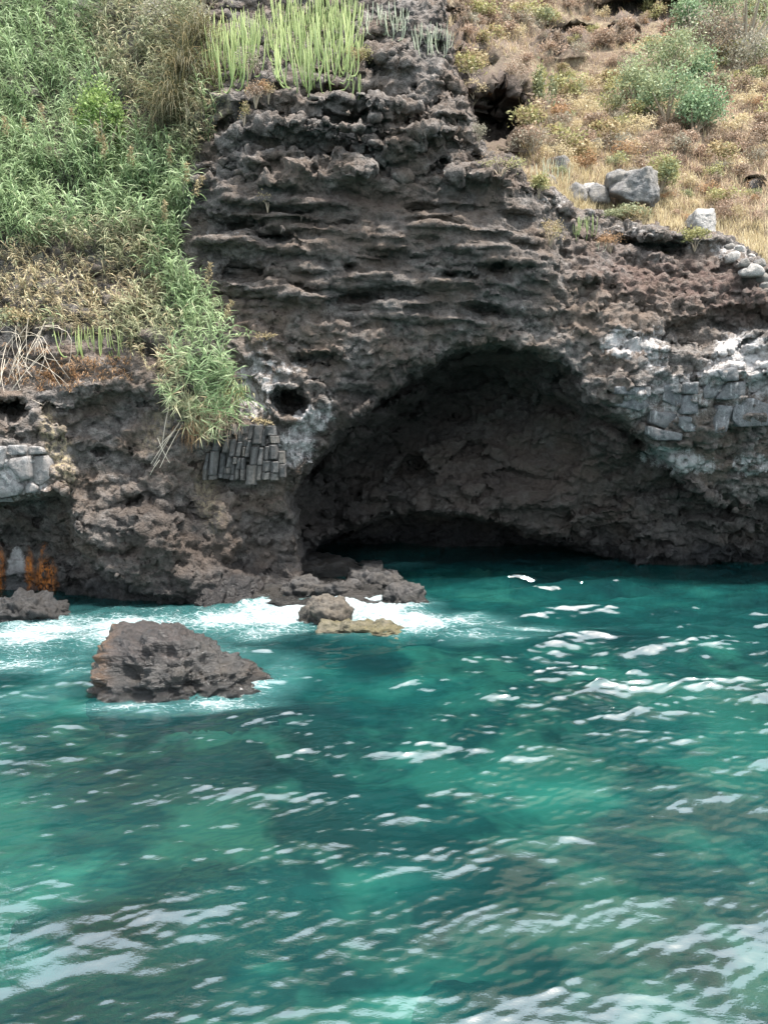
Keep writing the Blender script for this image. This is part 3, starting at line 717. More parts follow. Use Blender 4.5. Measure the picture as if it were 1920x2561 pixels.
c = t.mix(t.math('MULTIPLY', wetm, 0.8), c, (0.012, 0.011, 0.010))
vd = t.voro(3.5, 'DISTANCE_TO_EDGE')
h = t.math('ADD', t.math('ADD', t.math('MULTIPLY', mid, 0.6), t.math('MULTIPLY', fine, 0.35)), t.math('MULTIPLY', t.noise(1.0, 5, 0.6, vec=t.mapv((2.0, 2.0, 14.0))), 0.35))
LONE = t.fin(c, t.math('SUBTRACT', 0.42, t.math('MULTIPLY', wetm, 0.26)), t.bump(h, 1.0, 0.14), 0.5)
pl = [((1.15, 0.0, 1.63), 0.93), ((1.0, -0.75, 1.1), 0.92), ((1.0, 0.7, 1.2), 0.95), ((0.04, 0.0, 1.0), 1.16), ((-0.30, -0.15, 1.0), 1.27), ((-1.0, 0.0, 0.12), 1.36), ((-0.9, -0.4, 0.43), 1.46), ((-0.8, -0.8, 0.1), 1.42), ((0.0, -0.9, 0.42), 0.92), ((0.25, -1.0, 0.12), 0.98), ((-0.2, -1.0, 0.75), 1.0),
      ((0.0, 0.95, 0.3), 0.95), ((0.5, -0.9, 0.3), 1.10), ((1.0, -0.4, 0.1), 1.62), ((1.0, 0.4, 0.2), 1.6), ((0, 0, -1), 0.6)]
lone = rock_mesh('sea_rock', pl, 6, LONE, 3, 0.09, 0.09, 2.3, dents=[((-0.75, -0.95, 0.55), (0.55, 0.6, 0.26), 0.30), ((-1.2, -0.6, 0.25), (0.3, 0.5, 0.15), 0.12), ((0.3, -1.0, 0.3), (0.5, 0.5, 0.14), 0.10), ((-0.6, -0.9, 0.95), (0.6, 0.5, 0.08), 0.07)])
lc = on_water(455, 1742)
co = np.array([v.co[:] for v in lone.data.vertices], np.float32)
fattr(lone, 'crown', sstep(0.62, 0.85, co[:, 2] + 0.12 * fbm(*co.T, 2, 3)) * sstep(0.35, -0.1, co[:, 0]))
fattr(lone, 'rust', np.maximum(sstep(-0.75, -1.25, co[:, 0] + 0.25 * co[:, 2]), 0.6 * sstep(0.9, 1.3, co[:, 0]) * sstep(0.1, 0.4, co[:, 2])))
fattr(lone, 'wet', np.maximum(sstep(0.5, 0.1, co[:, 2] + 0.2 * fbm(*co.T, 2, 3)), 0.75 * sstep(-1.0, -1.3, co[:, 0]) * sstep(0.8, 0.3, co[:, 2])))
lone.scale = (1.2, 1.0, 0.84)
stand(lone, (lc.x - 0.12, lc.y + 0.75, -0.03))
tag(lone, 'big dark lava rock standing alone in the open water', 'rock')

def water_rock(u0, u1, vbase, vtop, depth, seed, mat, label, name='shore_rock', sub=5, flat=0.75, yaw=0.0, lift=0.0, n=16, fs=2.2, cat='rock', group=None, top=None):
    b = on_water((u0 + u1) / 2, vbase); s = b.y / FPX
    w = (u1 - u0) * s * 0.5
    hh = top if top else max(0.12, ((vbase - vtop) * s) * 1.02 - depth * 0.5 * CAM_H / b.y * 0.6)
    o = rock_mesh(name, rnd_planes(seed, n, flat), sub, mat, seed, 0.10 * min(1, w), 0.10 * min(1.0, w + 0.2), fs, size=(w * 1.12, depth * 0.56, hh * 1.15))
    o.location = (b.x, b.y + depth * 0.42, lift); o.rotation_euler = (0, 0, yaw)
    tag(o, label, cat, group); return o
water_rock(585, 880, 1441, 1396, 3.0, 21, SHORE_ROCK, 'broad flat rock shelf at the foot of the cave wall', 'rock_shelf', 5, 0.45, top=0.52, fs=1.5)
water_rock(560, 1050, 1525, 1440, 3.2, 31, SHORE_ROCK, 'long low dark reef running out from the cliff foot under the other rocks', 'reef', 5, 0.35, top=0.36, fs=2.2, n=26)
water_rock(868, 1010, 1478, 1424, 1.5, 22, SHORE_ROCK, 'jagged low grey rock beside the flat shelf reaching towards the cave', fs=2.6, top=0.55)
water_rock(965, 1066, 1520, 1458, 1.0, 23, SHORE_ROCK, 'dark blocky rock at the outer tip of the reef', fs=2.2, top=0.55)
water_rock(690, 800, 1500, 1432, 1.2, 24, SHORE_ROCK, 'rugged dark rock between the cliff foot and the flat shelf', fs=2.4, top=0.6)
water_rock(790, 905, 1496, 1448, 1.0, 25, SHORE_ROCK, 'smooth grey humped rock with foam washing round it', fs=1.8, top=0.42)
water_rock(748, 882, 1566, 1492, 1.0, 26, rock_material('tan_wave_rock', (0.04, 0.035, 0.03), (0.13, 0.115, 0.095), (0.11, 0.09, 0.066), scale=2, wetline=True), 'pointed tan rock standing in the white foam', fs=1.9, top=0.62)
water_rock(790, 1022, 1592, 1548, 1.2, 27, OLIVE_ROCK, 'low washed rock with green weed in the foam', fs=1.6, flat=0.5, top=0.25)
water_rock(600, 700, 1478, 1436, 1.0, 28, SHORE_ROCK, 'low dark rock lying against the sloping cliff foot', fs=2.2, top=0.5)
water_rock(885, 960, 1416, 1404, 0.6, 29, DARK_ROCK, 'tiny dark rock just awash by the cave entrance', sub=4, top=0.16)
water_rock(-60, 148, 1556, 1503, 1.4, 30, DARK_ROCK, 'wet black rock under the rust streaked overhang', fs=2.6, top=0.55)
water_rock(-180, -40, 1575, 1520, 1.2, 33, DARK_ROCK, 'wet black rock behind the spray', fs=2.6, top=0.5) if False else None
# rocks under the water that show as olive patches
for k, (u, v, w, dd) in enumerate([(640, 2235, 0.75, 0.6), (1190, 2500, 0.62, 0.55), (250, 2330, 1.1, 0.7), (520, 2200, 0.8, 0.6)]):
    p = on_water(u, v, -0.6)
    o = rock_mesh('submerged_rock', rnd_planes(60 + k), 4, OLIVE_ROCK, 60 + k, 0.05, 0.05, 2.0, size=(w, w * dd, 0.35))
    o.location = (p.x, p.y, -0.85)
    tag(o, ['olive weedy rock under the water beside a pale turquoise patch', 'yellowish rock under the clear shallows beside a turquoise patch', 'dark brown weedy rock under the palest turquoise shallows', 'dim green rock under the water next to the olive one'][k], 'rock')

# ---- boulders on the grassy ledge
def ledge_rock(u0, u1, vb, vt, Y, seed, mat, label, sub=5, depth=None, fs=1.8, n=14, name='boulder', group=None):
    p = at((u0 + u1) / 2, vb, Y); s = Y / FPX; w = (u1 - u0) * s / 2; h = (vb - vt) * s
    o = rock_mesh(name, rnd_planes(seed, n, 0.95), sub, mat, seed, 0.05 * min(1, w), 0.05 * min(1, w), fs, size=(w * 1.15, (depth or w) * 1.1, h * 0.58))
    o.location = (p.x, p.y + w * 0.3, p.z + h * 0.42)
    tag(o, label, 'rock' if w < 0.35 else 'boulder', group); return o
ledge_rock(1526, 1648, 508, 428, 27.2, 41, GREY_ROCK, 'largest rounded grey boulder on the dry grass ledge')
ledge_rock(1521, 1562, 466, 424, 27.0, 42, GREY_ROCK, 'smaller grey boulder perched against the top of the largest one', 4)
ledge_rock(1519, 1548, 508, 464, 27.2, 43, rock_material('brown_stone', (0.07, 0.05, 0.04), (0.2, 0.15, 0.12), (0.22, 0.15, 0.10), scale=2), 'brownish stone propping up the perched boulder', 4)
ledge_rock(1472, 1522, 506, 461, 27.2, 44, GREY_ROCK, 'blocky grey boulder beside the brownish propping stone', 4)
ledge_rock(1455, 1482, 484, 458, 27.5, 45, WHITE_ROCK, 'small whitish stone wedged between two grey boulders', 4)
ledge_rock(1420, 1466, 502, 459, 27.0, 46, GREY_ROCK, 'grey boulder with pale streaks in the dry grass', 4)
ledge_rock(1366, 1424, 436, 396, 28.5, 47, GREY_ROCK, 'dark grey boulder among shrubs at the gully mouth', 4)
ledge_rock(1345, 1388, 470, 436, 27.2, 50, GREY_ROCK, 'grey boulder half hidden behind the spurge stems', 4)
ledge_rock(1722, 1786, 588, 524, 26.4, 48, WHITE_ROCK, 'pale whitish boulder on the cliff rim among yellow shrubs', 5)
ledge_rock(1868, 1912, 476, 446, 30.2, 49, DARK_ROCK, 'dark stone poking out of the hillside scrub', 4)
for k, (u, v, w) in enumerate([(1838,640,34),(1862,655,26),(1885,672,38),(1900,655,26),(1850,622,22),(1905,692,30),(1878,640,20),(1915,715,30),(1860,680,22),(1825,615,24)]):
    h = hit(u, v)
    if h: ledge_rock(u - w / 2, u + w / 2, v + w * 0.45, v - w * 0.35, h[0].y - 0.05, 70 + k, [WHITE_ROCK, GREY_ROCK][k % 2], ['whitish rubble stone on the rim beside the pale boulder', 'grey rubble stone on the rim beside the pale boulder'][k % 2], 3, name='rubble_stone', group='rubble stones on the cliff rim', fs=3)

# ---- jointed basalt set into the cliff: every block is a piece of the cliff
BASALT = rock_material('columnar_basalt', (0.07, 0.068, 0.066), (0.165, 0.16, 0.155), (0.115, 0.108, 0.10), scale=2.4)
PALE_BASALT = rock_material('pale_joint_block', (0.15, 0.145, 0.142), (0.34, 0.325, 0.315), (0.24, 0.22, 0.205), scale=2.0)
SLATE = rock_material('limed_block', (0.085, 0.087, 0.09), (0.24, 0.24, 0.242), (0.15, 0.145, 0.14), scale=1.6, lime=True)
def face_y(poly, Y):
    cu_, cv_ = sum(p[0] for p in poly) / len(poly), sum(p[1] for p in poly) / len(poly)
    hs = [hit(cu_ + (p[0] - cu_) * f, cv_ + (p[1] - cv_) * f, 'cliff') for p in poly for f in (0.0, 0.55, 0.9)]
    ys = sorted(h[0].y for h in hs if h)
    return ys[int(len(ys) * 0.35)] if ys else Y
def block(name, poly, Y, proud, mat, seed, thick=0.35, tilt=0.0):
    Y = face_y(poly, Y)
    P = [at(u, v, Y) for u, v in poly]
    c = sum(P, Vector()) / len(P)
    # resample the outline and round it a little
    pts = []
    for k in range(len(P)):
        a, b = P[k], P[(k + 1) % len(P)]
        m = max(2, int((b - a).length / 0.07))
        pts += [a.lerp(b, i / m) for i in range(m)]
    pts = [(pts[i - 1] * 0.12 + pts[i] * 0.76 + pts[(i + 1) % len(pts)] * 0.12) for i in range(len(pts))]
    n = len(pts); V = []
    rmax = max((q - c).length for q in pts)
    for ins, dy in ((0.004, thick), (0.006, -proud * 0.72), (0.02, -proud * 0.97), (0.35 * rmax, -proud), (0.65 * rmax, -proud)):
        for q in pts:
            dq = (q - c).length
            w = c + (q - c) * max(0.12, 1 - ins / dq)
            V.append((w.x, Y + dy + tilt * (q.z - c.z), w.z))
    V.append((c.x, Y - proud, c.z))
    V = np.array(V, np.float32)
    amp = np.r_[np.full(n, 0.0), np.full(4 * n + 1, 1.0)]
    V[:, 1] += amp * 0.07 * fbm(V[:, 0] + seed, V[:, 1], V[:, 2], 3.0, 4, 0.6)
    V[:, 0] += amp * 0.015 * fbm(V[:, 0], V[:, 1] + seed, V[:, 2], 5.0, 2)
    V[:, 2] += amp * 0.015 * fbm(V[:, 0], V[:, 1], V[:, 2] + seed, 5.0, 2)
    Fc = []
    for r_ in range(4):
        for k in range(n):
            k2 = (k + 1) % n
            Fc.append((r_ * n + k, r_ * n + k2, (r_ + 1) * n + k2, (r_ + 1) * n + k))
    for k in range(n): Fc.append((4 * n + k, 4 * n + (k + 1) % n, 5 * n))
    me = bpy.data.meshes.new(name); me.from_pydata([tuple(p) for p in V.tolist()], [], Fc); me.materials.append(mat)
    me.polygons.foreach_set('use_smooth', np.ones(len(me.polygons), bool))
    o = bpy.data.objects.new(name, me); COL.objects.link(o); o.parent = cliff
    return o
def zpoly(pts, ox, oy, s): return [(ox + x / s, oy + y / s) for x, y in pts]
LSL = [[(90,50),(270,50),(285,150),(80,160)],[(-260,60),(75,60),(70,180),(50,290),(-260,300)],[(120,190),(310,165),(330,280),(335,400),(270,420),(180,360),(105,260)],[(345,170),(480,160),(520,250),(530,400),(430,480),(350,420)],
  [(-260,310),(60,300),(150,380),(260,500),(200,570),(60,600),(-260,580)],[(290,440),(340,430),(420,490),(400,540),(300,560),(270,510)],[(-260,590),(60,610),(200,580),(190,640),(-260,650)],[(300,60),(440,70),(470,150),(300,155)]]
for k, P in enumerate(LSL): block('joint_block', zpoly(P, 0, 1100, 4.145), 19.16, 0.07 + 0.03 * (k % 3), PALE_BASALT, k)
RSL = [[(490,730),(690,700),(685,870),(680,1000),(470,900)],[(705,700),(865,690),(868,835),(705,828)],[(700,840),(868,845),(862,1050),(665,1060)],[(875,890),(1030,890),(1030,990),(875,1000)],[(875,1010),(1030,1000),(1020,1110),(875,1118)],[(1085,950),(1245,960),(1180,1260),(1045,1270),(1050,1110)],[(890,1130),(1030,1120),(1035,1270),(905,1250)],
  [(915,780),(1000,680),(1150,680),(1160,760),(1040,880),(930,880)],[(1255,1000),(1320,890),(1480,870),(1700,960),(1700,1180),(1320,1200),(1255,1120)],[(340,1010),(630,1055),(635,1180),(480,1220),(330,1150)],[(645,1080),(840,1080),(840,1250),(720,1260),(645,1180)],[(300,1180),(500,1235),(700,1275),(690,1350),(400,1350),(300,1280)],
  [(700,1290),(1040,1290),(1040,1370),(720,1370)],[(1060,560),(1300,520),(1320,680),(1170,690)],[(1180,700),(1400,690),(1380,860),(1200,900),(1060,890)],[(-60,740),(340,750),(340,860),(-60,830)],[(-80,850),(240,880),(330,960),(200,1020),(-60,960)]]
for k, P in enumerate(RSL):
  if k not in (3, 4, 6, 12): block('joint_block', zpoly(P, 1550, 800, 4.48), 22.15 if P[0][0] > 200 else 22.35, 0.05 + 0.02 * ((k * 7) % 4), SLATE, 20 + k)
# columns: (u at the foot, width, foot v, top v)
rg = np.random.default_rng(5)
BASALTS = [BASALT, rock_material('columnar_basalt_dark', (0.045, 0.044, 0.043), (0.12, 0.117, 0.114), (0.085, 0.08, 0.075), scale=2.8), rock_material('columnar_basalt_warm', (0.075, 0.07, 0.065), (0.18, 0.168, 0.155), (0.13, 0.117, 0.10), scale=2.1)]
def column_block(u0, v0, u1, v1, w0, w1, Y, proud, seed):
    r_ = np.random.default_rng(seed)
    prof = [(-0.5, 0.25), (-0.5, -proud * 0.35), (-0.18 + r_.normal() * 0.07, -proud), (0.26 + r_.normal() * 0.07, -proud * r_.uniform(0.8, 1.0)), (0.5, -proud * 0.3), (0.5, 0.25)]
    V = []; m = 7
    for k in range(m):
        f = [0.0, 0.06, 0.25, 0.5, 0.75, 0.94, 1.0][k]; ch = 0.86 if k in (0, m - 1) else 1.0
        u, v, w = u0 + (u1 - u0) * f, v0 + (v1 - v0) * f, w0 + (w1 - w0) * f
        for px, dy in prof:
            p = at(u + px * w * (0.95 if ch < 1 else 0.985), v, Y)
            V.append((p.x, Y + (dy * ch if dy < 0 else dy), p.z))
    V = np.array(V, np.float32)
    V[:, 1] += np.where(np.arange(len(V)) % 6 % 5 == 0, 0, 1) * 0.03 * fbm(V[:, 0] * 1.0 + seed, V[:, 1], V[:, 2], 5.0, 3)
    V[:, 0] += 0.03 * fbm(V[:, 0], V[:, 1] + seed, V[:, 2], 4.0, 2)
    Fc = [(k * 6 + j, k * 6 + j + 1, (k + 1) * 6 + j + 1, (k + 1) * 6 + j) for k in range(m - 1) for j in range(5)]
    Fc += [tuple(range(5, -1, -1)), tuple(range((m - 1) * 6, m * 6))]
    me = bpy.data.meshes.new('basalt_block'); me.from_pydata([tuple(p) for p in V.tolist()], [], Fc); me.materials.append(BASALTS[seed % 3])
    o = bpy.data.objects.new('basalt_block', me); COL.objects.link(o); o.parent = cliff
YCOL = face_y([(520, 1190), (540, 1090), (640, 1060), (710, 1090), (700, 1190)], 21.1)
for k, (xb, wb, yb, xt, wt, yt, pr) in enumerate([
  (185,80,1330,200,80,1180,0.14),(195,78,1180,215,72,1080,0.16),(215,70,1080,232,60,960,0.12),
  (285,110,1320,295,110,1262,0.20),(292,112,1258,320,120,930,0.24),(335,125,925,385,110,735,0.20),(400,90,730,450,90,560,0.15),
  (395,85,1300,405,80,1235,0.10),(410,80,1230,435,80,960,0.06),(470,115,950,500,115,760,0.22),(500,110,755,545,100,620,0.18),
  (490,85,1310,495,85,1240,0.12),(497,85,1236,510,85,1158,0.20),(515,82,1154,535,85,1010,0.17),(560,95,1000,595,90,760,0.21),(600,110,700,560,120,560,0.24),
  (560,60,1330,566,62,1255,0.10),(568,62,1250,582,66,1110,0.09),(600,80,1104,612,78,1010,0.20),(642,90,1000,668,88,800,0.19),(672,90,796,690,86,640,0.16),
  (625,70,1320,632,72,1180,0.11),(638,74,1176,668,74,1020,0.14),(705,70,1180,715,72,1020,0.17),(716,66,1000,735,66,870,0.18),(738,66,864,752,66,780,0.15),(725,120,690,735,130,580,0.17),
  (700,80,1330,712,82,1180,0.15),(765,70,1010,808,70,780,0.20),(800,90,770,850,90,560,0.15),
  (820,150,1390,842,150,1120,0.19),(850,110,1115,885,110,870,0.21),(905,140,830,930,120,560,0.25),
  (930,90,1330,950,80,1130,0.13),(945,80,1120,970,76,880,0.15),(985,60,860,1010,60,620,0.10),
  (1030,120,1320,1040,125,1220,0.18),(1040,120,1210,1050,120,1060,0.22),(1050,90,1050,1062,100,860,0.17),
  (1140,120,1330,1145,120,1230,0.15),(1150,120,1225,1150,120,1070,0.20),(1130,130,1040,1125,130,840,0.22),(1150,130,820,1140,140,720,0.16),(1100,150,715,1090,140,580,0.12),
  (1250,100,1290,1245,100,1110,0.12),(1240,90,1100,1225,90,930,0.10)]):
    f = lambda x, y: (480 + x / 5.53, 960 + y / 5.53)
    (u0, v0), (u1, v1) = f(xb, yb), f(xt, yt)
    column_block(u0, v0, u1, v1, wb / 5.53 * 1.02, wt / 5.53 * 1.02, YCOL, pr, k * 31 + 5)

#@@PLANTS
# ================================================================== PLANTS
def leaf_mat(name, stops, rough=0.6, transl=0.35):
    t = NT(name)
    c = t.ramp(t.attr('tint'), stops)
    c = t.mix(t.ramp(t.noise(1.1, 3, 0.6), [(0.35, 0.0), (0.7, 0.35)]), c, t.mix(0.5, c, (0.25, 0.20, 0.10)))
    t.fin(c, rough, None, 0.25)
    tl = t.n('BsdfTranslucent'); t.l(c, tl.inputs['Color'])
    m = t.n('MixShader'); m.inputs[0].default_value = transl
    t.l(t.p.outputs[0], m.inputs[1]); t.l(tl.outputs[0], m.inputs[2]); t.l(m.outputs[0], t.out.inputs['Surface'])
    return t.m
M_GREEN = leaf_mat('cane_green', [(0.0, (0.09, 0.155, 0.065)), (0.5, (0.21, 0.31, 0.14)), (1.0, (0.40, 0.49, 0.28))])
M_OLIVE = leaf_mat('cane_olive', [(0.0, (0.09, 0.105, 0.055)), (0.5, (0.22, 0.24, 0.135)), (1.0, (0.42, 0.42, 0.26))])
M_DRY = leaf_mat('cane_dry', [(0.0, (0.17, 0.125, 0.07)), (0.5, (0.38, 0.31, 0.18)), (1.0, (0.62, 0.54, 0.36))])
M_DARK = leaf_mat('tussock_dark', [(0.0, (0.035, 0.042, 0.022)), (0.5, (0.085, 0.085, 0.042)), (1.0, (0.24, 0.19, 0.10))])
M_CREEP = leaf_mat('creeper_leaf', [(0.0, (0.08, 0.14, 0.035)), (0.5, (0.18, 0.27, 0.08)), (1.0, (0.34, 0.44, 0.15))])
M_SPURGE = leaf_mat('spurge_stem', [(0.0, (0.12, 0.17, 0.06)), (0.5, (0.26, 0.33, 0.12)), (1.0, (0.42, 0.46, 0.19))], 0.55, 0.0)
M_SPURGE_PALE = leaf_mat('spurge_stem_pale', [(0.0, (0.22, 0.25, 0.16)), (0.5, (0.40, 0.43, 0.30)), (1.0, (0.56, 0.57, 0.42))], 0.6, 0.0)
M_STRAW = leaf_mat('straw_grass', [(0.0, (0.30, 0.235, 0.13)), (0.5, (0.52, 0.43, 0.26)), (1.0, (0.70, 0.61, 0.42))])
M_RUSTY = leaf_mat('rusty_scrub', [(0.0, (0.16, 0.085, 0.045)), (0.5, (0.32, 0.19, 0.10)), (1.0, (0.50, 0.34, 0.20))])
M_BROWN = leaf_mat('brown_scrub', [(0.0, (0.09, 0.065, 0.05)), (0.5, (0.23, 0.17, 0.125)), (1.0, (0.42, 0.33, 0.25))])
M_TAN = leaf_mat('tan_scrub', [(0.0, (0.14, 0.10, 0.055)), (0.5, (0.32, 0.25, 0.14)), (1.0, (0.52, 0.43, 0.26))])
M_YELL = leaf_mat('yellow_green_scrub', [(0.0, (0.12, 0.115, 0.045)), (0.5, (0.29, 0.28, 0.12)), (1.0, (0.48, 0.46, 0.24))])
M_PINK = leaf_mat('pinkish_scrub', [(0.0, (0.14, 0.095, 0.072)), (0.5, (0.33, 0.23, 0.17)), (1.0, (0.52, 0.40, 0.30))])
M_BUSH = leaf_mat('bush_green', [(0.0, (0.10, 0.125, 0.065)), (0.5, (0.24, 0.285, 0.155)), (1.0, (0.42, 0.46, 0.28))])
M_BUSH2 = leaf_mat('bush_blue_green', [(0.0, (0.07, 0.12, 0.06)), (0.5, (0.17, 0.26, 0.14)), (1.0, (0.31, 0.42, 0.24))])
M_GREY = leaf_mat('grey_scrub', [(0.0, (0.10, 0.09, 0.07)), (0.5, (0.25, 0.235, 0.18)), (1.0, (0.45, 0.42, 0.33))])
M_TWIG = leaf_mat('dead_twig', [(0.0, (0.16, 0.12, 0.085)), (0.5, (0.34, 0.28, 0.21)), (1.0, (0.58, 0.52, 0.43))], 0.8, 0.0)

class FB:
    """collects quads with a tint per vertex and a material slot per face"""
    def __init__(s): s.v = []; s.f = []; s.t = []; s.m = []; s.n = 0
    def add(s, V, Fq, tint, slot=0):
        V = np.asarray(V, np.float32); Fq = np.asarray(Fq, np.int32)
        s.v.append(V); s.f.append(Fq + s.n); s.n += len(V)
        s.t.append(np.broadcast_to(np.asarray(tint, np.float32), (len(V),))); s.m.append(np.full(len(Fq), slot, np.int32))
    def arrays(s): return np.concatenate(s.v), np.concatenate(s.f), np.concatenate(s.t), np.concatenate(s.m)
    def build(s, name, mats, parent=None, smooth=True, link=True):
        V, Fq, T, Mi = s.arrays()
        o = mesh_obj(name, V, Fq, None, parent, smooth, link)
        for m in mats: o.data.materials.append(m)
        o.data.polygons.foreach_set('material_index', Mi)
        fattr(o, 'tint', T)
        return o
def blade(fb, base, az, length, width, rise, droop, tint, slot=0, seg=4, twist=0.0):
    """arching leaf: leaves the base at angle rise, bends down by droop radians along its length"""
    V = []; p = np.array(base, float); el = rise; st = length / seg
    hx, hy = math.cos(az), math.sin(az); side = np.array([-hy, hx, 0.0])
    for k in range(seg + 1):
        w = width * (0.55 + 0.9 * (k / seg) * (1 - k / seg) * 2.0) * (1.0 if k < seg else 0.08)
        sd_ = side * math.cos(twist * k / seg) + np.array([0, 0, math.sin(twist * k / seg)])
        V.append(p - sd_ * w / 2); V.append(p + sd_ * w / 2)
        p = p + st * np.array([hx * math.cos(el), hy * math.cos(el), math.sin(el)])
        el -= droop / seg
    fb.add(V, [(2 * k, 2 * k + 1, 2 * k + 3, 2 * k + 2) for k in range(seg)], tint, slot)
def tube(fb, pts, rads, tint, slot=0, sides=5):
    pts = [np.array(p, float) for p in pts]; V = []
    n = len(pts)
    for k in range(n):
        d = pts[min(k + 1, n - 1)] - pts[max(k - 1, 0)]; d /= np.linalg.norm(d) + 1e-9
        a = np.cross(d, (0.3, 0.9, 0.1)); a /= np.linalg.norm(a) + 1e-9; b = np.cross(d, a)
        for j in range(sides):
            w = 2 * math.pi * j / sides; V.append(pts[k] + rads[k] * (a * math.cos(w) + b * math.sin(w)))
    Fq = [(k * sides + j, k * sides + (j + 1) % sides, (k + 1) * sides + (j + 1) % sides, (k + 1) * sides + j) for k in range(n - 1) for j in range(sides)]
    tt = np.repeat(np.linspace(tint, min(1, tint + 0.15), n), sides) if np.isscalar(tint) else np.repeat(tint, sides)
    fb.add(V, Fq, tt, slot)
def leaf_cloud(fb, C, size, rg, slot=0, tint=None, flat=0.0, aspect=0.5):
    """one small folded leaf quad for each point of C"""
    n = len(C); a = rg.normal(size=(n, 3)); a[:, 2] += flat; a /= np.linalg.norm(a, axis=1, keepdims=True)
    b = np.cross(a, rg.normal(size=(n, 3))); b /= np.linalg.norm(b, axis=1, keepdims=True)
    sz = size * (0.6 + 0.8 * rg.random((n, 1)))
    V = np.stack([C - b * sz * aspect * 0.1, C + a * sz * 0.5 - b * sz * aspect * 0.5, C + a * sz, C + a * sz * 0.5 + b * sz * aspect * 0.5], 1).reshape(-1, 3)
    Fq = np.arange(4 * n).reshape(n, 4)
    tn = rg.random(n) if tint is None else tint
    fb.add(V, Fq, np.repeat(tn, 4), slot)
def apply(tpl, loc, rz, sc, lean=None, tshift=0.0):
    V, Fq, T, Mi = tpl
    c, s_ = math.cos(rz), math.sin(rz)
    W = np.stack([V[:, 0] * c - V[:, 1] * s_, V[:, 0] * s_ + V[:, 1] * c, V[:, 2]], 1) * sc
    if lean is not None:
        W = W @ np.array(Vector((0, 0, 1)).rotation_difference(Vector(lean).normalized()).to_matrix()).T
    return W + np.array(loc[:]), Fq, np.clip(T + tshift, 0, 1), Mi

# ---- giant cane thicket hanging over the left cliff
def cane_tpl(seed, leaves, hgt, ll, slots):
    rg = np.random.default_rng(seed); fb = FB()
    bend = rg.uniform(0.1, 0.35); baz = rg.uniform(0, 6.28)
    def sp(f): return np.array([bend * hgt * f * f * math.cos(baz), bend * hgt * f * f * math.sin(baz), hgt * f])
    tube(fb, [sp(f) for f in np.linspace(0, 1, 5)], np.linspace(0.011, 0.004, 5), 0.55, slots[0], 3)
    az = rg.uniform(0, 6.28)
    for k in range(leaves):
        f = 0.18 + 0.8 * k / leaves; az += math.pi + rg.normal() * 0.5
        blade(fb, sp(f), az, ll * rg.uniform(0.7, 1.2) * (1.1 - 0.35 * f), rg.uniform(0.014, 0.028), rg.uniform(0.55, 1.25), rg.uniform(1.2, 2.5), rg.random(), slots[0] if rg.random() < 0.8 else slots[1], 4, rg.uniform(-0.8, 0.8))
    return fb.arrays()
CT = {'g': [cane_tpl(k, 21, 1.35, 0.62, (0, 0)) for k in range(5)] + [cane_tpl(9, 15, 1.3, 0.5, (0, 1))],
      'o': [cane_tpl(20 + k, 20, 1.2, 0.5, (1, 2)) for k in range(4)],
      'd': [cane_tpl(30 + k, 19, 1.0, 0.40, (2, 1)) for k in range(5)]}
REED = [(-420,-60),(500,-60),(525,60),(500,160),(540,300),(500,380),(470,430),(490,500),(462,560),(450,640),(520,735),(548,800),(575,900),(590,990),(570,1040),(520,1050),(470,1010),(420,960),(380,900),(330,870),(300,830),(130,830),(60,790),(-420,820)]
BARE = [(325,290,45,38),(560,400,40,60)]
rg = np.random.default_rng(77)
thick = {'g': FB(), 'o': FB(), 'd': FB()}
cu = rg.uniform(-400, 600, 9000); cvv = rg.uniform(-40, 1050, 9000)
okp = poly_sd(REED, cu, cvv) > 0
cu, cvv = cu[okp], cvv[okp]
dens = 0
gz1 = lambda its: zsum(its, cu, cvv)
wg = gz1([(120,180,260,260,0,1.0),(150,480,330,170,0,1.1),(380,480,140,120,0,1.0),(470,680,90,260,-15,1.15),(540,900,90,170,-10,1.1),(-200,400,300,400,0,1.0)])
wo_ = gz1([(330,130,210,160,0,0.95),(450,60,120,120,0,0.8),(250,620,260,70,0,0.8),(350,800,130,110,0,0.9),(520,960,100,110,0,0.7),(430,330,80,90,0,0.6)])
wd = gz1([(100,700,260,130,0,1.15),(280,740,170,110,0,0.95),(60,650,140,60,0,1.0),(230,130,110,80,0,0.5),(330,880,120,60,0,0.7),(-200,750,250,150,0,1.0),(280,300,70,40,0,0.5)])
cnt = 0
for i in range(len(cu)):
    if any(((cu[i] - a) / ru) ** 2 + ((cvv[i] - b) / rv) ** 2 < 1 for a, b, ru, rv in BARE): continue
    if cnt > 2500: break
    h = hit(cu[i], cvv[i] + 25, 'cliff')
    if h is None: continue
    w = np.array([wg[i], wo_[i], wd[i]]) + rg.random(3) * 0.45
    kind = 'god'[int(np.argmax(w))]
    n = h[1]
    hang = sstep(820, 980, cvv[i])
    lean = Vector((0.15 * rg.normal() + 0.25 * hang, -0.30 - 0.55 * rg.random() - 0.5 * hang, 1.0 - 1.05 * hang))
    tpl = CT[kind][rg.integers(len(CT[kind]))]
    V, Fq, T, Mi = apply(tpl, h[0] + Vector((0, 0.1, -0.15)), rg.uniform(0, 6.28), rg.uniform(0.58, 1.0) * (0.78 if kind == 'd' else 1.0), lean, rg.normal() * 0.10)
    f = thick[kind]
    f.v.append(V); f.f.append(Fq + f.n); f.n += len(V); f.t.append(T); f.m.append(Mi); cnt += 1
for kind, nm, lb in (('g', 'green_cane_thicket', 'dense green giant cane thicket draped down the cliff'), ('o', 'olive_cane_thicket', 'dull olive cane mixed through the thicket on the cliff'), ('d', 'dry_cane_thicket', 'dry straw coloured cane below the green thicket')):
    o = thick[kind].build(nm, [M_GREEN, M_OLIVE, M_DRY]); tag(o, lb, 'cane', kind='stuff')

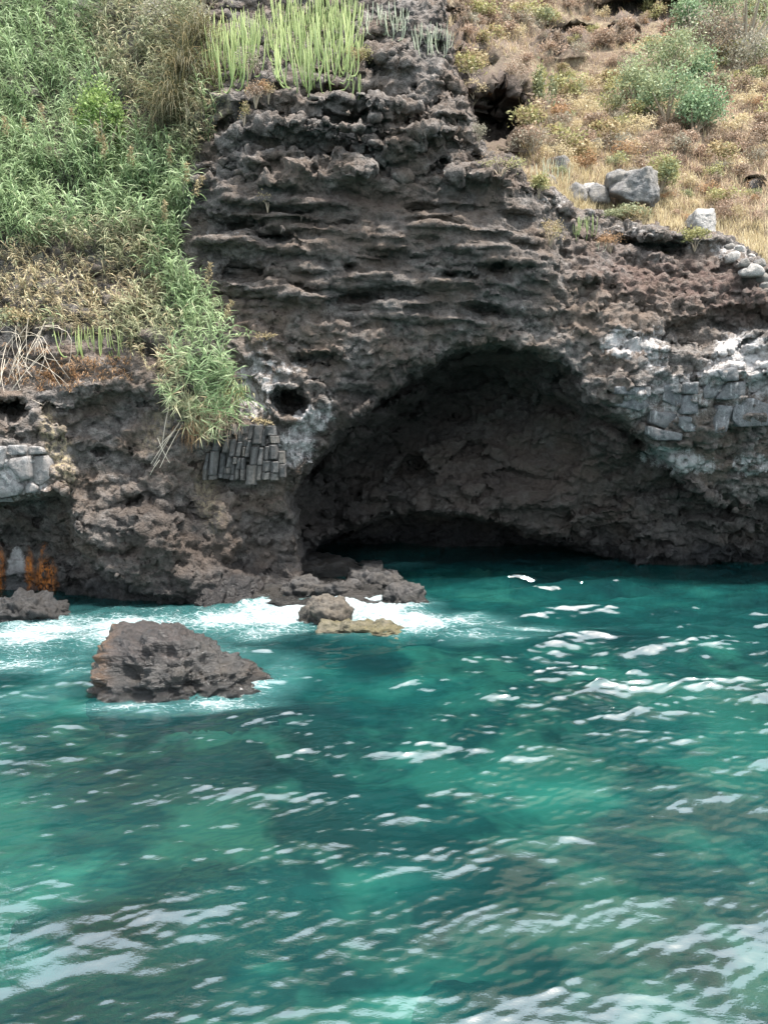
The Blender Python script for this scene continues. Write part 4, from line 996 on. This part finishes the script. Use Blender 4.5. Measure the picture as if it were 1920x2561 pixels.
# ---- single flowering canes standing out of the thicket
def plume_cane(u, v, lean, length, label, green=True, group=None):
    h = hit(min(u, 560) if u > 560 else u, v, 'cliff')
    if h is None: return
    base = h[0]
    L = Vector(lean).normalized() * length
    tip_d = at(u, v, base.y - 1.0)
    base = tip_d - L
    e = empty('plumed_cane', base); tag(e, label, 'cane', group)
    pts = [L * f + Vector((0, 0, -0.12 * length * f * f)) for f in np.linspace(0, 0.86, 6)]
    fb = FB(); tube(fb, pts, np.linspace(0.013, 0.006, 6), 0.6, 0, 5); fb.build('stem', [M_OLIVE if green else M_DRY], e)
    rg = np.random.default_rng(int(u * 7 + v)); az = rg.uniform(0, 6)
    for k in range(7):
        f = 0.25 + 0.6 * k / 7; fb = FB(); az += 3.14 + rg.normal() * 0.4
        blade(fb, L * f, az, 0.45, 0.035, rg.uniform(0.3, 0.9), rg.uniform(1.0, 2.0), rg.random(), 0, 5); fb.build('leaf', [M_GREEN if green else M_DRY], e)
    fb = FB(); ax = np.array(L.normalized()); p0 = np.array(pts[-1])
    C = []
    for k in range(130):
        f = rg.random(); rad = 0.11 * (1 - f) ** 0.6 * (0.3 + min(1, f * 5)); q = rg.normal(size=3); q /= np.linalg.norm(q)
        C.append(p0 + ax * (0.55 * f) + q * rad * rg.random() ** 0.5 + np.array([0, 0, -0.05 * f]))
    leaf_cloud(fb, np.array(C), 0.085, rg, 0, None, 0.6, 0.28)
    fb.build('plume', [M_STRAW if not green else M_TAN], e)
for k, (u, v, ln, L, lb) in enumerate([
  (105, 290, (0.15, -0.3, 1), 0.9, 'flowering cane with a large brown plume above the green band'), (180, 300, (0.1, -0.3, 1), 0.9, 'flowering cane with a pale brown plume beside the bright creeper'),
  (245, 335, (0.0, -0.3, 1), 1.0, 'flowering cane with a tall tan plume against the bright creeper'), (262, 372, (0.1, -0.3, 1), 0.8, 'flowering cane with a drooping tan plume just under the bright creeper'),
  (18, 322, (0.0, -0.3, 1), 0.9, 'flowering cane with a brownish plume in the green thicket'), (66, 325, (0.0, -0.3, 1), 0.9, 'flowering cane with a brownish plume in the green thicket'),
  (330, 400, (0.05, -0.3, 1), 0.7, 'flowering cane with a small cream plume below the dark gap'), (425, 395, (0.1, -0.3, 1), 0.8, 'flowering cane with a yellow plume in front of the drooping tussock'),
  (465, 440, (0.2, -0.3, 1), 0.7, 'flowering cane with a yellow plume where the thicket meets the bare rock'), (412, 535, (0.15, -0.35, 1), 0.7, 'flowering cane with a cream plume low on the thicket edge'),
  (492, 470, (0.5, -0.35, 0.9), 0.7, 'slender plumed cane leaning over the bare rock face'), (520, 690, (0.25, -0.3, 1), 0.8, 'slender upright plumed cane against the dark strata'),
  (566, 780, (0.45, -0.3, 0.8), 0.7, 'plumed cane rising beside the brown rock hollow'), (650, 832, (1.0, -0.15, 0.12), 0.9, 'plumed cane sticking out sideways over the cliff'), (640, 1042, (1.0, -0.15, -0.12), 0.9, 'plumed cane pointing sideways above the basalt columns')]):
    plume_cane(u, v, ln, L, lb, group='plumed canes in the green thicket' if k in (4, 5) else None)

# ---- drooping tussocks
def tussock(u, v, n, length, label, mat, name='grass_tussock', cat='grass', up=0.9, droop=(1.6, 3.0), w=0.012, spread=0.18, front=True):
    h = hit(u, v)
    if h is None: return None
    rg = np.random.default_rng(int(u * 3 + v)); fb = FB()
    for k in range(n):
        az = rg.uniform(-math.pi, math.pi) if not front else -math.pi / 2 + rg.normal() * 1.0
        blade(fb, (rg.normal() * spread, -abs(rg.normal()) * spread * 0.6, rg.normal() * spread), az, length * rg.uniform(0.6, 1.15), w * rg.uniform(0.7, 1.4), rg.normal() * 0.35 + up, rg.uniform(*droop), rg.random(), 0, 5, rg.uniform(-0.5, 0.5))
    o = fb.build(name, [mat]); o.location = h[0] + Vector((0, -0.3, 0.1))
    return tag(o, label, cat)
tussock(505, 130, 260, 1.3, 'dark green grass tussock drooping beside the smaller spurge clump', M_DARK)
tussock(470, 215, 340, 1.5, 'dark brown grass tussock hanging down the rock edge', M_DARK)
tussock(445, 310, 380, 1.7, 'long pale brown tussock hanging lowest beside the bare cliff', M_DARK)
tussock(530, 230, 140, 0.8, 'small dark tussock on the rock under the smaller spurge clump', M_DARK)
tussock(560, 1060, 160, 0.55, 'dead brown grass hanging beside the basalt columns', M_BROWN, droop=(2.0, 3.2), up=0.2)
tussock(500, 1080, 160, 0.6, 'dead reddish roots hanging below the cane thicket', M_RUSTY, droop=(2.0, 3.2), up=0.2)
tussock(590, 1000, 140, 0.45, 'fresh yellow green grass tuft at the lower tip of the thicket', M_YELL, droop=(1.0, 2.4), up=0.5, w=0.016)

# ---- leafy bushes: many small leaves on a lobed crown, a few real branches inside
def bush(name, loc, dims, label, cat, mats, nleaf, lsize, seed, lobes=7, group=None, flat=0.3, trunk=True, aspect=0.5, hang=0.0, parts=True):
    rg = np.random.default_rng(seed)
    dims = np.array(dims, float)
    L = []
    for k in range(lobes):
        a = rg.uniform(0, 6.28); rr = math.sqrt(rg.random()) * 0.62
        L.append((np.array([rr * math.cos(a), rr * math.sin(a), 0.30 + 0.5 * rg.random() * (1 - rr * 0.6)]), rg.uniform(0.26, 0.46)))
    fb = FB(); per = nleaf // lobes
    for c, r_ in L:
        q = rg.normal(size=(per, 3)); q /= np.linalg.norm(q, axis=1, keepdims=True)
        q[:, 2] = np.where(q[:, 2] < -0.4, -q[:, 2], q[:, 2])
        rad = r_ * (0.55 + 0.5 * rg.random((per, 1)) ** 0.5) * (1 + 0.22 * rg.normal(size=(per, 1)))
        C = (c + q * rad)
        C[:, 2] = np.maximum(C[:, 2], 0.02)
        leaf_cloud(fb, C * dims, lsize, rg, rg.integers(len(mats)), np.clip(rg.normal(size=per) * 0.22 + 0.5, 0, 1), flat, aspect)
    if parts:
        e = empty(name, loc); tag(e, label, cat, group)
        fb.build('crown' if trunk else 'foliage', mats, e, smooth=False)
        bb = FB()
        for c, r_ in L:
            p = c * dims; tube(bb, [(0, 0, -0.15), p * 0.35 + np.array([0, 0, 0.02]), p * 0.75, p], np.array([0.035, 0.026, 0.016, 0.006]) * max(dims), 0.2, 0, 5)
        bb.build('trunk', [M_TWIG], e)
        return e
    for c, r_ in L[:4]:
        p = c * dims; tube(fb, [(0, 0, -0.1), p * 0.5, p * 1.05], np.array([0.02, 0.013, 0.004]) * max(dims), 0.3, len(mats), 4)
    o = fb.build(name, mats + [M_TWIG], smooth=False); o.location = loc
    return tag(o, label, cat, group)
def bush_at(name, u, vb, wpx, hpx, label, cat, mats, nleaf, lsize, seed, **kw):
    h = hit(u, vb)
    if h is None: return None
    s = h[0].y / FPX
    return bush(name, h[0] + Vector((0, -0.05, -0.1)), (wpx * s * 0.62, wpx * s * 0.5, hpx * s * 1.05), label, cat, mats, nleaf, lsize, seed, **kw)
bush_at('creeper', 265, 400, 110, 170, 'bright yellow green leafy creeper spilling between the canes', 'creeper', [M_CREEP], 2600, 0.075, 1, lobes=11, aspect=0.8)
bush_at('creeper', 300, 440, 80, 80, 'lower lobe of bright green creeper by the dark gap', 'creeper', [M_CREEP], 1200, 0.07, 2, lobes=6, aspect=0.8)
bush_at('shrub', 440, 110, 150, 120, 'grey green shrub with pale tips above the dark tussocks', 'shrub', [M_GREY, M_OLIVE], 2200, 0.08, 3, lobes=9)
bush_at('shrub', 500, 40, 130, 110, 'brownish shrub at the cliff top between the canes and the spurge', 'shrub', [M_OLIVE, M_BROWN], 1800, 0.08, 4, lobes=8)
bush_at('shrub', 60, 830, 110, 70, 'tan dried shrub under the straw coloured cane', 'shrub', [M_TAN, M_OLIVE], 1100, 0.07, 5)
bush_at('shrub', 640, 250, 60, 50, 'rusty dry shrub between the two green spurge clumps', 'shrub', [M_RUSTY, M_BROWN], 700, 0.05, 6)
bush_at('shrub', 625, 180, 60, 60, 'grey twiggy shrub between the two green spurge clumps', 'shrub', [M_GREY, M_BROWN], 700, 0.05, 66)
bush_at('shrub', 895, 160, 60, 44, 'yellowish cushion shrub on the rock beside the largest spurge clump', 'shrub', [M_YELL, M_TAN], 800, 0.05, 7)
bush_at('shrub', 612, 310, 36, 60, 'small yellowish plant on the cliff below the spurge', 'plant', [M_TAN, M_YELL], 300, 0.05, 8)
bush_at('shrub', 672, 240, 30, 30, 'small pale plant in a crack under the spurge', 'plant', [M_TAN], 200, 0.05, 9)
bush_at('shrub', 670, 510, 40, 30, 'small dry plant on the thin red layer of the cliff', 'plant', [M_TAN, M_BROWN], 260, 0.05, 10)
bush_at('shrub', 1194, 350, 40, 46, 'bare twiggy bush on the edge beside the gully cave', 'shrub', [M_GREY], 500, 0.05, 11)
bush_at('shrub', 1250, 425, 110, 40, 'low olive brown shrub on the shoulder of the cliff', 'shrub', [M_YELL, M_BROWN], 900, 0.05, 12)
bush_at('shrub', 1372, 605, 60, 56, 'yellowish shrub at the edge of the layered cliff by the red slope', 'shrub', [M_YELL, M_TAN], 700, 0.05, 13)
bush_at('shrub', 1525, 618, 80, 36, 'rusty dry shrub under the spurge on the red slope', 'shrub', [M_RUSTY], 700, 0.05, 14)
bush_at('shrub', 1270, 800, 110, 50, 'mossy olive patch of scrub over the cave roof', 'shrub', [M_OLIVE, M_TAN], 700, 0.04, 15) if False else None

# ---- spurge: candelabra clumps, each stem a part
def spurge_tpl(seed, out):
    rg = np.random.default_rng(seed); fb = FB(); L = 1.0
    pts = []; p = np.array([0.0, 0, 0]); el = rg.uniform(-0.5, 0.1) if out else rg.uniform(0.9, 1.3)
    tgt = rg.uniform(1.42, 1.6); wob = rg.normal() * 0.08
    for k in range(9):
        pts.append(p.copy()); p = p + (L / 8) * np.array([math.cos(el), wob * math.sin(k), math.sin(el)])
        el += (tgt - el) * (0.45 if out else 0.4)
    r_ = np.array([0.016, 0.021, 0.022, 0.022, 0.022, 0.021, 0.020, 0.018, 0.008]) * rg.uniform(0.85, 1.15)
    tube(fb, pts, r_, np.linspace(0.25, 0.9, 9), 0, 5)
    return fb
SP = [spurge_tpl(k, False) for k in range(5)] + [spurge_tpl(10 + k, True) for k in range(5)]
SPM = {}
def spurge(us, label, mat, n, lmin, lmax, seed, outfrac=0.5, thick_=1.0, Yoff=0.0, fill=None):
    """us: (u0, u1, vtop, vfoot): stems root between vroot rows and rise"""
    u0, u1, vt, vf = us
    rg = np.random.default_rng(seed)
    um = (u0 + u1) / 2
    h0 = hit(um, vf - 6)
    if h0 is None: return
    base = h0[0]
    e = empty('spurge_clump', base); tag(e, label, 'spurge')
    key = mat.name
    if key not in SPM:
        SPM[key] = [f.build('stem', [mat], None, True, False).data for f in SP]
    for k in range(n):
        fu = rg.random(); fvv = rg.random() ** 0.8
        u = u0 + (u1 - u0) * fu
        arch = 1 - 0.5 * abs(2 * fu - 1) ** 2.2            # the foot line is an arc
        # foot rows run from the lowest line up to a third of the clump
        lo = vf - (vf - vt) * 0.28 * (1 - arch)
        v = lo - (lo - vt) * 0.72 * fvv
        h = hit(u, v)
        if h is None: continue
        s = h[0].y / FPX
        L = rg.uniform(lmin, lmax) * (1.0 if fvv < 0.5 else 0.85)
        L = min(L, max(0.25, (v - vt) * s * 1.15 + 0.12))
        edge = abs(2 * fu - 1)
        out = rg.random() < (0.75 if fvv < 0.18 else 0.25 * outfrac + 0.3 * edge)
        me = SPM[key][rg.integers(5) + (5 if out else 0)]
        o = bpy.data.objects.new('stem', me); COL.objects.link(o); o.parent = e
        az = (math.pi if fu < 0.5 else 0.0) + rg.normal() * 0.8
        if not out: az = rg.uniform(0, 6.28)
        if out and edge < 0.6: az = -math.pi / 2 + rg.normal() * 0.9
        p = h[0] - base + Vector((0, -0.06 + Yoff, -0.03))
        o.location = p; o.rotation_euler = (rg.normal() * 0.06 + 0.06, rg.normal() * 0.06, az)
        tk = thick_ * rg.uniform(0.85, 1.2)
        o.scale = (L, L * tk, L) if False else (L * (0.8 if not out else 0.7), L * 0.8, L)
    return e
spurge((690, 885, -30, 246), 'largest yellow green candelabra spurge clump at the cliff top', M_SPURGE, 300, 0.7, 1.5, 1)
spurge((528, 640, 50, 236), 'yellow green spurge clump beside the dark drooping tussock', M_SPURGE, 120, 0.9, 1.5, 2)
spurge((622, 700, 20, 150), 'dull green spurge clump growing behind and between the two larger ones', M_SPURGE, 36, 0.6, 1.0, 3)
spurge((830, 895, 10, 78), 'small green spurge clump behind the shoulder of the largest clump', M_SPURGE, 24, 0.4, 0.7, 4)
spurge((870, 905, 200, 256), 'little pale spurge clump at the drooping foot of the largest clump', M_SPURGE, 12, 0.3, 0.6, 14)
spurge((912, 1012, 24, 108), 'whitish spurge clump on the rock block at the cliff top', M_SPURGE_PALE, 42, 0.45, 0.8, 5)
spurge((1030, 1126, 72, 150), 'whitish spurge clump with stems hanging over the block corner', M_SPURGE_PALE, 50, 0.4, 0.75, 6)
spurge((150, 312, 830, 902), 'green spurge row on the orange dry bank', M_SPURGE, 34, 0.5, 0.9, 7)
spurge((1330, 1425, 408, 470), 'grey green spurge clump beside the gully boulders', M_SPURGE_PALE, 34, 0.4, 0.75, 8)
spurge((1436, 1492, 552, 606), 'green spurge clump below the rim on the red slope', M_SPURGE, 22, 0.4, 0.7, 9)
spurge((1488, 1506, 612, 634), 'tiny pale spurge plant alone on the red slope', M_SPURGE_PALE, 5, 0.25, 0.35, 10)
spurge((1325, 1352, 290, 190), 'x', M_SPURGE, 0, 0.4, 0.7, 12) if False else None

# ---- scrub on the hillside: each shrub a thing
KINDS = [('brown', [M_BROWN, M_PINK], 'brown dry shrub on the hillside scrub'), ('tan', [M_TAN, M_STRAW], 'straw coloured dry shrub on the hillside scrub'), ('yellow', [M_YELL, M_TAN], 'yellow green shrub on the hillside scrub'), ('pink', [M_PINK, M_BROWN], 'pinkish brown heathery shrub on the hillside scrub'), ('grey', [M_GREY, M_BROWN], 'grey twiggy shrub on the hillside scrub'), ('rust', [M_RUSTY, M_BROWN], 'rust coloured shrub on the hillside scrub'), ('olive', [M_OLIVE, M_YELL], 'olive green shrub on the hillside scrub')]
TPL = {}
for ki, (kn, mats, lb) in enumerate(KINDS):
    TPL[kn] = []
    for j in range(3):
        o = bush('shrub', (0, 0, 0), (0.55, 0.55, 0.62), lb, 'shrub', mats, 620, 0.085, 200 + ki * 5 + j, lobes=6, parts=False, aspect=[0.5, 0.22, 0.5, 0.28, 0.25, 0.3, 0.5][ki])
        TPL[kn].append(o)
rg = np.random.default_rng(99); placed = 0; used = set()
spots = []
tries = 0
while placed < 295 and tries < 4000:
    tries += 1
    u, v = rg.uniform(1150, 1990), rg.uniform(-40, 560)
    if poly_sd(OPEN_POLY, np.array([u], np.float32), np.array([v], np.float32))[0] < 8: continue
    if ell(1255, 300, 70, 85, np.array([u]), np.array([v]))[0] > 0: continue
    if v > 440 and 1320 < u < 1660: continue
    h = hit(u, v, 'hill')
    if h is None: continue
    if any((h[0] - q).length < 0.52 for q in spots): continue
    spots.append(h[0])
    w = {'brown': 0.8, 'tan': 0.7, 'yellow': 0.55, 'pink': 0.3, 'grey': 0.4, 'rust': 0.25, 'olive': 0.3}
    w['pink'] += 1.6 * sstep(1650, 1900, u) * sstep(180, 300, v); w['brown'] += 0.8 * sstep(250, 100, v) + 0.5 * sstep(1650, 1850, u)
    w['tan'] += 0.9 * sstep(350, 500, v); w['yellow'] += 0.7 * sstep(1550, 1350, u)
    ks = list(w); pw = np.array([w[k] for k in ks]); kn = ks[rg.choice(len(ks), p=pw / pw.sum())]
    j = rg.integers(3); src = TPL[kn][j]
    if (kn, j) in used:
        o = src.copy(); COL.objects.link(o)
    else: o = src; used.add((kn, j))
    sc = rg.uniform(0.8, 1.7) * (0.75 if v > 420 else 1.0)
    o.location = h[0] + Vector((0, 0, -0.08)); o.rotation_euler = (0, 0, rg.uniform(0, 6.28)); o.scale = (sc, sc, sc * rg.uniform(0.7, 1.0))
    where = min([((1250, 130), 'in the brown rocks above the gully cave'), ((1340, 330), 'at the edge of the gully cave'), ((1450, 60), 'under the dark rock ledge high on the hill'), ((1640, 30), 'along the topmost dark ledge of the hill'), ((1480, 270), 'between the gully cave and the green bush group'),
        ((1480, 400), 'on the slope above the ledge boulders'), ((1680, 410), 'on the slope just below the large green bush group'), ((1830, 300), 'between the green bush group and the hilltop trees'), ((1880, 90), 'among the hilltop trees'), ((1850, 450), 'on the slope above the pale rim boulder'), ((1860, 560), 'in the dry grass by the pale rim boulder')], key=lambda q: (q[0][0] - u) ** 2 + (q[0][1] - v) ** 2)[1]
    o['label'] = ('small low ' if sc < 1.0 else 'bushy ' if sc < 1.35 else 'large spreading ') + {'brown': 'brown dry shrub', 'tan': 'straw coloured shrub', 'yellow': 'yellow green shrub', 'pink': 'pinkish heathery shrub', 'grey': 'grey twiggy shrub', 'rust': 'rust coloured shrub', 'olive': 'olive green shrub'}[kn] + ' ' + where
    o['group'] = 'shrubs scattered over the hillside'
    placed += 1
for kn in TPL:
    for j in range(3):
        if (kn, j) not in used: bpy.data.objects.remove(TPL[kn][j])
# larger green bushes and trees
for k, (u, vb, w, hh, mats, lb, cat, nm) in enumerate([
  (1660, 215, 130, 95, [M_BUSH], 'rounded green bush at the top of the large bush group', 'bush', 'green_bush'),
  (1600, 275, 110, 90, [M_BUSH], 'grey green bush on the gully side of the large bush group', 'bush', 'green_bush'),
  (1665, 300, 130, 85, [M_BUSH, M_BUSH2], 'dense green bush in the middle of the large bush group', 'bush', 'green_bush'),
  (1730, 330, 110, 75, [M_BUSH2], 'fresh green bush at the lower end of the large bush group', 'bush', 'green_bush'),
  (1762, 210, 80, 62, [M_BUSH2], 'bluish green bush just beside the large bush group', 'bush', 'green_bush'),
  (1775, 262, 90, 60, [M_OLIVE, M_BROWN], 'olive brown bush below the bluish green one', 'bush', 'green_bush'),
  (1770, 150, 110, 90, [M_GREY, M_BROWN], 'grey dome of dead twigs under the trees', 'bush', 'twiggy_bush'),
  (1722, 85, 80, 60, [M_BUSH2], 'small green bush by the dark ledge at the hilltop', 'bush', 'green_bush'),
  (1860, 135, 170, 150, [M_BUSH], 'spreading grey green tree at the top of the hill', 'tree', 'tree'),
  (1930, 60, 150, 120, [M_BUSH], 'second grey green tree behind the spreading one', 'tree', 'tree'),
  (1800, 55, 100, 80, [M_BUSH2, M_BUSH], 'small tree close beside the spreading hilltop tree', 'tree', 'tree'),
  (1890, 185, 120, 70, [M_GREY, M_OLIVE], 'dull olive bush under the spreading tree', 'bush', 'green_bush'),
  (1355, 285, 60, 110, [M_YELL, M_OLIVE], 'tall yellow green shrub at the edge of the gully cave', 'bush', 'green_bush'),
  (1405, 255, 70, 60, [M_YELL, M_TAN], 'yellow shrub beside the tall one at the gully cave', 'bush', 'green_bush'),
  (1890, 200, 40, 30, [M_YELL], 'bright yellow shrub below the hilltop trees', 'bush', 'green_bush'),
  (1645, 470, 80, 75, [M_YELL, M_BUSH], 'light green shrub behind the largest boulder', 'bush', 'green_bush'),
  (1345, 480, 46, 40, [M_YELL], 'bright yellow green shrub at the rim beside the spurge', 'bush', 'green_bush'),
  (1460, 430, 60, 45, [M_RUSTY], 'rust red shrub behind the ledge boulders', 'bush', 'green_bush'),
  (1735, 610, 70, 40, [M_YELL], 'yellow green shrub at the foot of the pale boulder', 'bush', 'green_bush'),
  (1560, 545, 110, 36, [M_OLIVE, M_TAN], 'low olive shrub in front of the largest boulder', 'bush', 'green_bush')]):
    bush_at(nm, u, vb + (6 if w > 75 else 0), w * (1.3 if vb < 340 and w > 75 else 1.0), hh * (1.25 if vb < 340 and w > 75 else 1.0), lb, cat, mats, 3000 if w > 75 else 900, 0.115 if vb < 340 else 0.07, 300 + k, lobes=12 if w > 75 else 6, aspect=0.6)
# ---- dry grass and low scrub: ground cover
def scatter_blades(name, boxes, n, length, w, mat, label, cat, seed, which='both', up=1.25, droop=(0.2, 1.2)):
    rg = np.random.default_rng(seed); fb = FB()
    tot = sum(b[4] for b in boxes)
    for (u0, u1, v0, v1, wt) in boxes:
        for k in range(int(n * wt / tot)):
            h = hit(rg.uniform(u0, u1), rg.uniform(v0, v1), which)
            if h is None or h[1].z < 0.05: continue
            p = h[0]
            for j in range(4):
                blade(fb, p + Vector((rg.normal() * 0.05, rg.normal() * 0.05, -0.03)), rg.uniform(0, 6.28), length * rg.uniform(0.5, 1.2), w, up + rg.normal() * 0.2, rg.uniform(*droop), rg.random(), 0, 2)
    o = fb.build(name, [mat]); return tag(o, label, cat, kind='stuff')
scatter_blades('dry_grass', [(1322, 1420, 455, 500, 1.5), (1400, 1560, 490, 545, 3), (1420, 1530, 430, 470, 1), (1560, 1760, 500, 590, 3), (1760, 1920, 560, 670, 3), (1650, 1920, 420, 560, 1.5)], 2600, 0.42, 0.014, M_STRAW, 'pale dry grass on the ledge around the boulders', 'grass', 5, 'hill')
scatter_blades('low_scrub', [(1300, 1990, 0, 480, 6), (1700, 1990, 250, 560, 3), (960, 1330, 0, 140, 2)], 3600, 0.38, 0.02, M_PINK, 'low pinkish brown scrub between the hillside shrubs', 'scrub', 6, 'hill', 1.0, (0.2, 1.5))
scatter_blades('low_yellow_scrub', [(1300, 1990, 0, 480, 6), (1300, 1600, 250, 450, 3), (960, 1330, 0, 140, 2)], 2600, 0.36, 0.02, M_TAN, 'low tan scrub between the hillside shrubs', 'scrub', 8, 'hill', 1.0, (0.2, 1.5))
scatter_blades('orange_ground_cover', [(-150, 130, 860, 960, 3), (120, 330, 895, 950, 3), (100, 200, 930, 980, 1.2)], 900, 0.28, 0.016, M_RUSTY, 'rusty orange dry ground cover on the bank under the cane', 'grass', 7, 'cliff', 0.6, (0.8, 2.2))

# ---- dead stalks and tangles on the left bank
def stalk(u0, v0, u1, v1, off, label, name='dead_stalk', rad=0.012, group=None, bow=0.0):
    h0, h1 = hit(u0, v0), hit(u1, v1)
    if h0 is None or h1 is None: return
    a = at(u0, v0, h0[0].y - off); b = at(u1, v1, h1[0].y - off * 0.3)
    d = b - a; fb = FB()
    tube(fb, [d * f + Vector((bow * math.sin(f * 3.14) * 0.25, -0.08 * math.sin(f * 3.14), bow * math.sin(f * 3.1) * 0.2)) for f in np.linspace(0, 1, 6)], np.linspace(rad, rad * 0.5, 6), 0.75, 0, 5)
    o = fb.build(name, [M_TWIG]); o.location = a
    tag(o, label, 'stalk', group)
for k, q in enumerate([(453, 1050, 385, 1165), (448, 1060, 378, 1160), (422, 1020, 405, 1130), (458, 1058, 400, 1170), (395, 1095, 425, 1158), (400, 1150, 376, 1188), (440, 1075, 395, 1120)]):
    stalk(*q, 0.25, 'pale dead cane stalk leaning on the rock below the thicket', rad=0.012, group='dead stalks leaning on the rock')
rg = np.random.default_rng(8)
h0 = hit(70, 890)[0]
tang = empty('bramble_tangle', h0); tag(tang, 'tangle of thin grey dead stems on the bank under the dry cane', 'bramble')
for k in range(36):
    u, v = rg.uniform(-10, 140), rg.uniform(790, 900); L = rg.uniform(50, 150); a = rg.uniform(0.6, 2.6)
    ha, hb = hit(u, v), hit(u - L * math.cos(a), v + L * math.sin(a))
    if ha is None or hb is None: continue
    A = ha[0] + Vector((0, -0.3, 0)) - h0; B = hb[0] + Vector((0, -0.12, 0)) - h0; bow = rg.normal()
    if (B - A).length > 2.5: continue
    fb = FB(); tube(fb, [A.lerp(B, f) + Vector((bow * math.sin(f * 3.14) * 0.25, -0.08 * math.sin(f * 3.14), bow * math.sin(f * 3.1) * 0.2)) for f in np.linspace(0, 1, 6)], np.linspace(0.008, 0.004, 6), 0.75, 0, 4)
    fb.build('stem', [M_TWIG], tang)
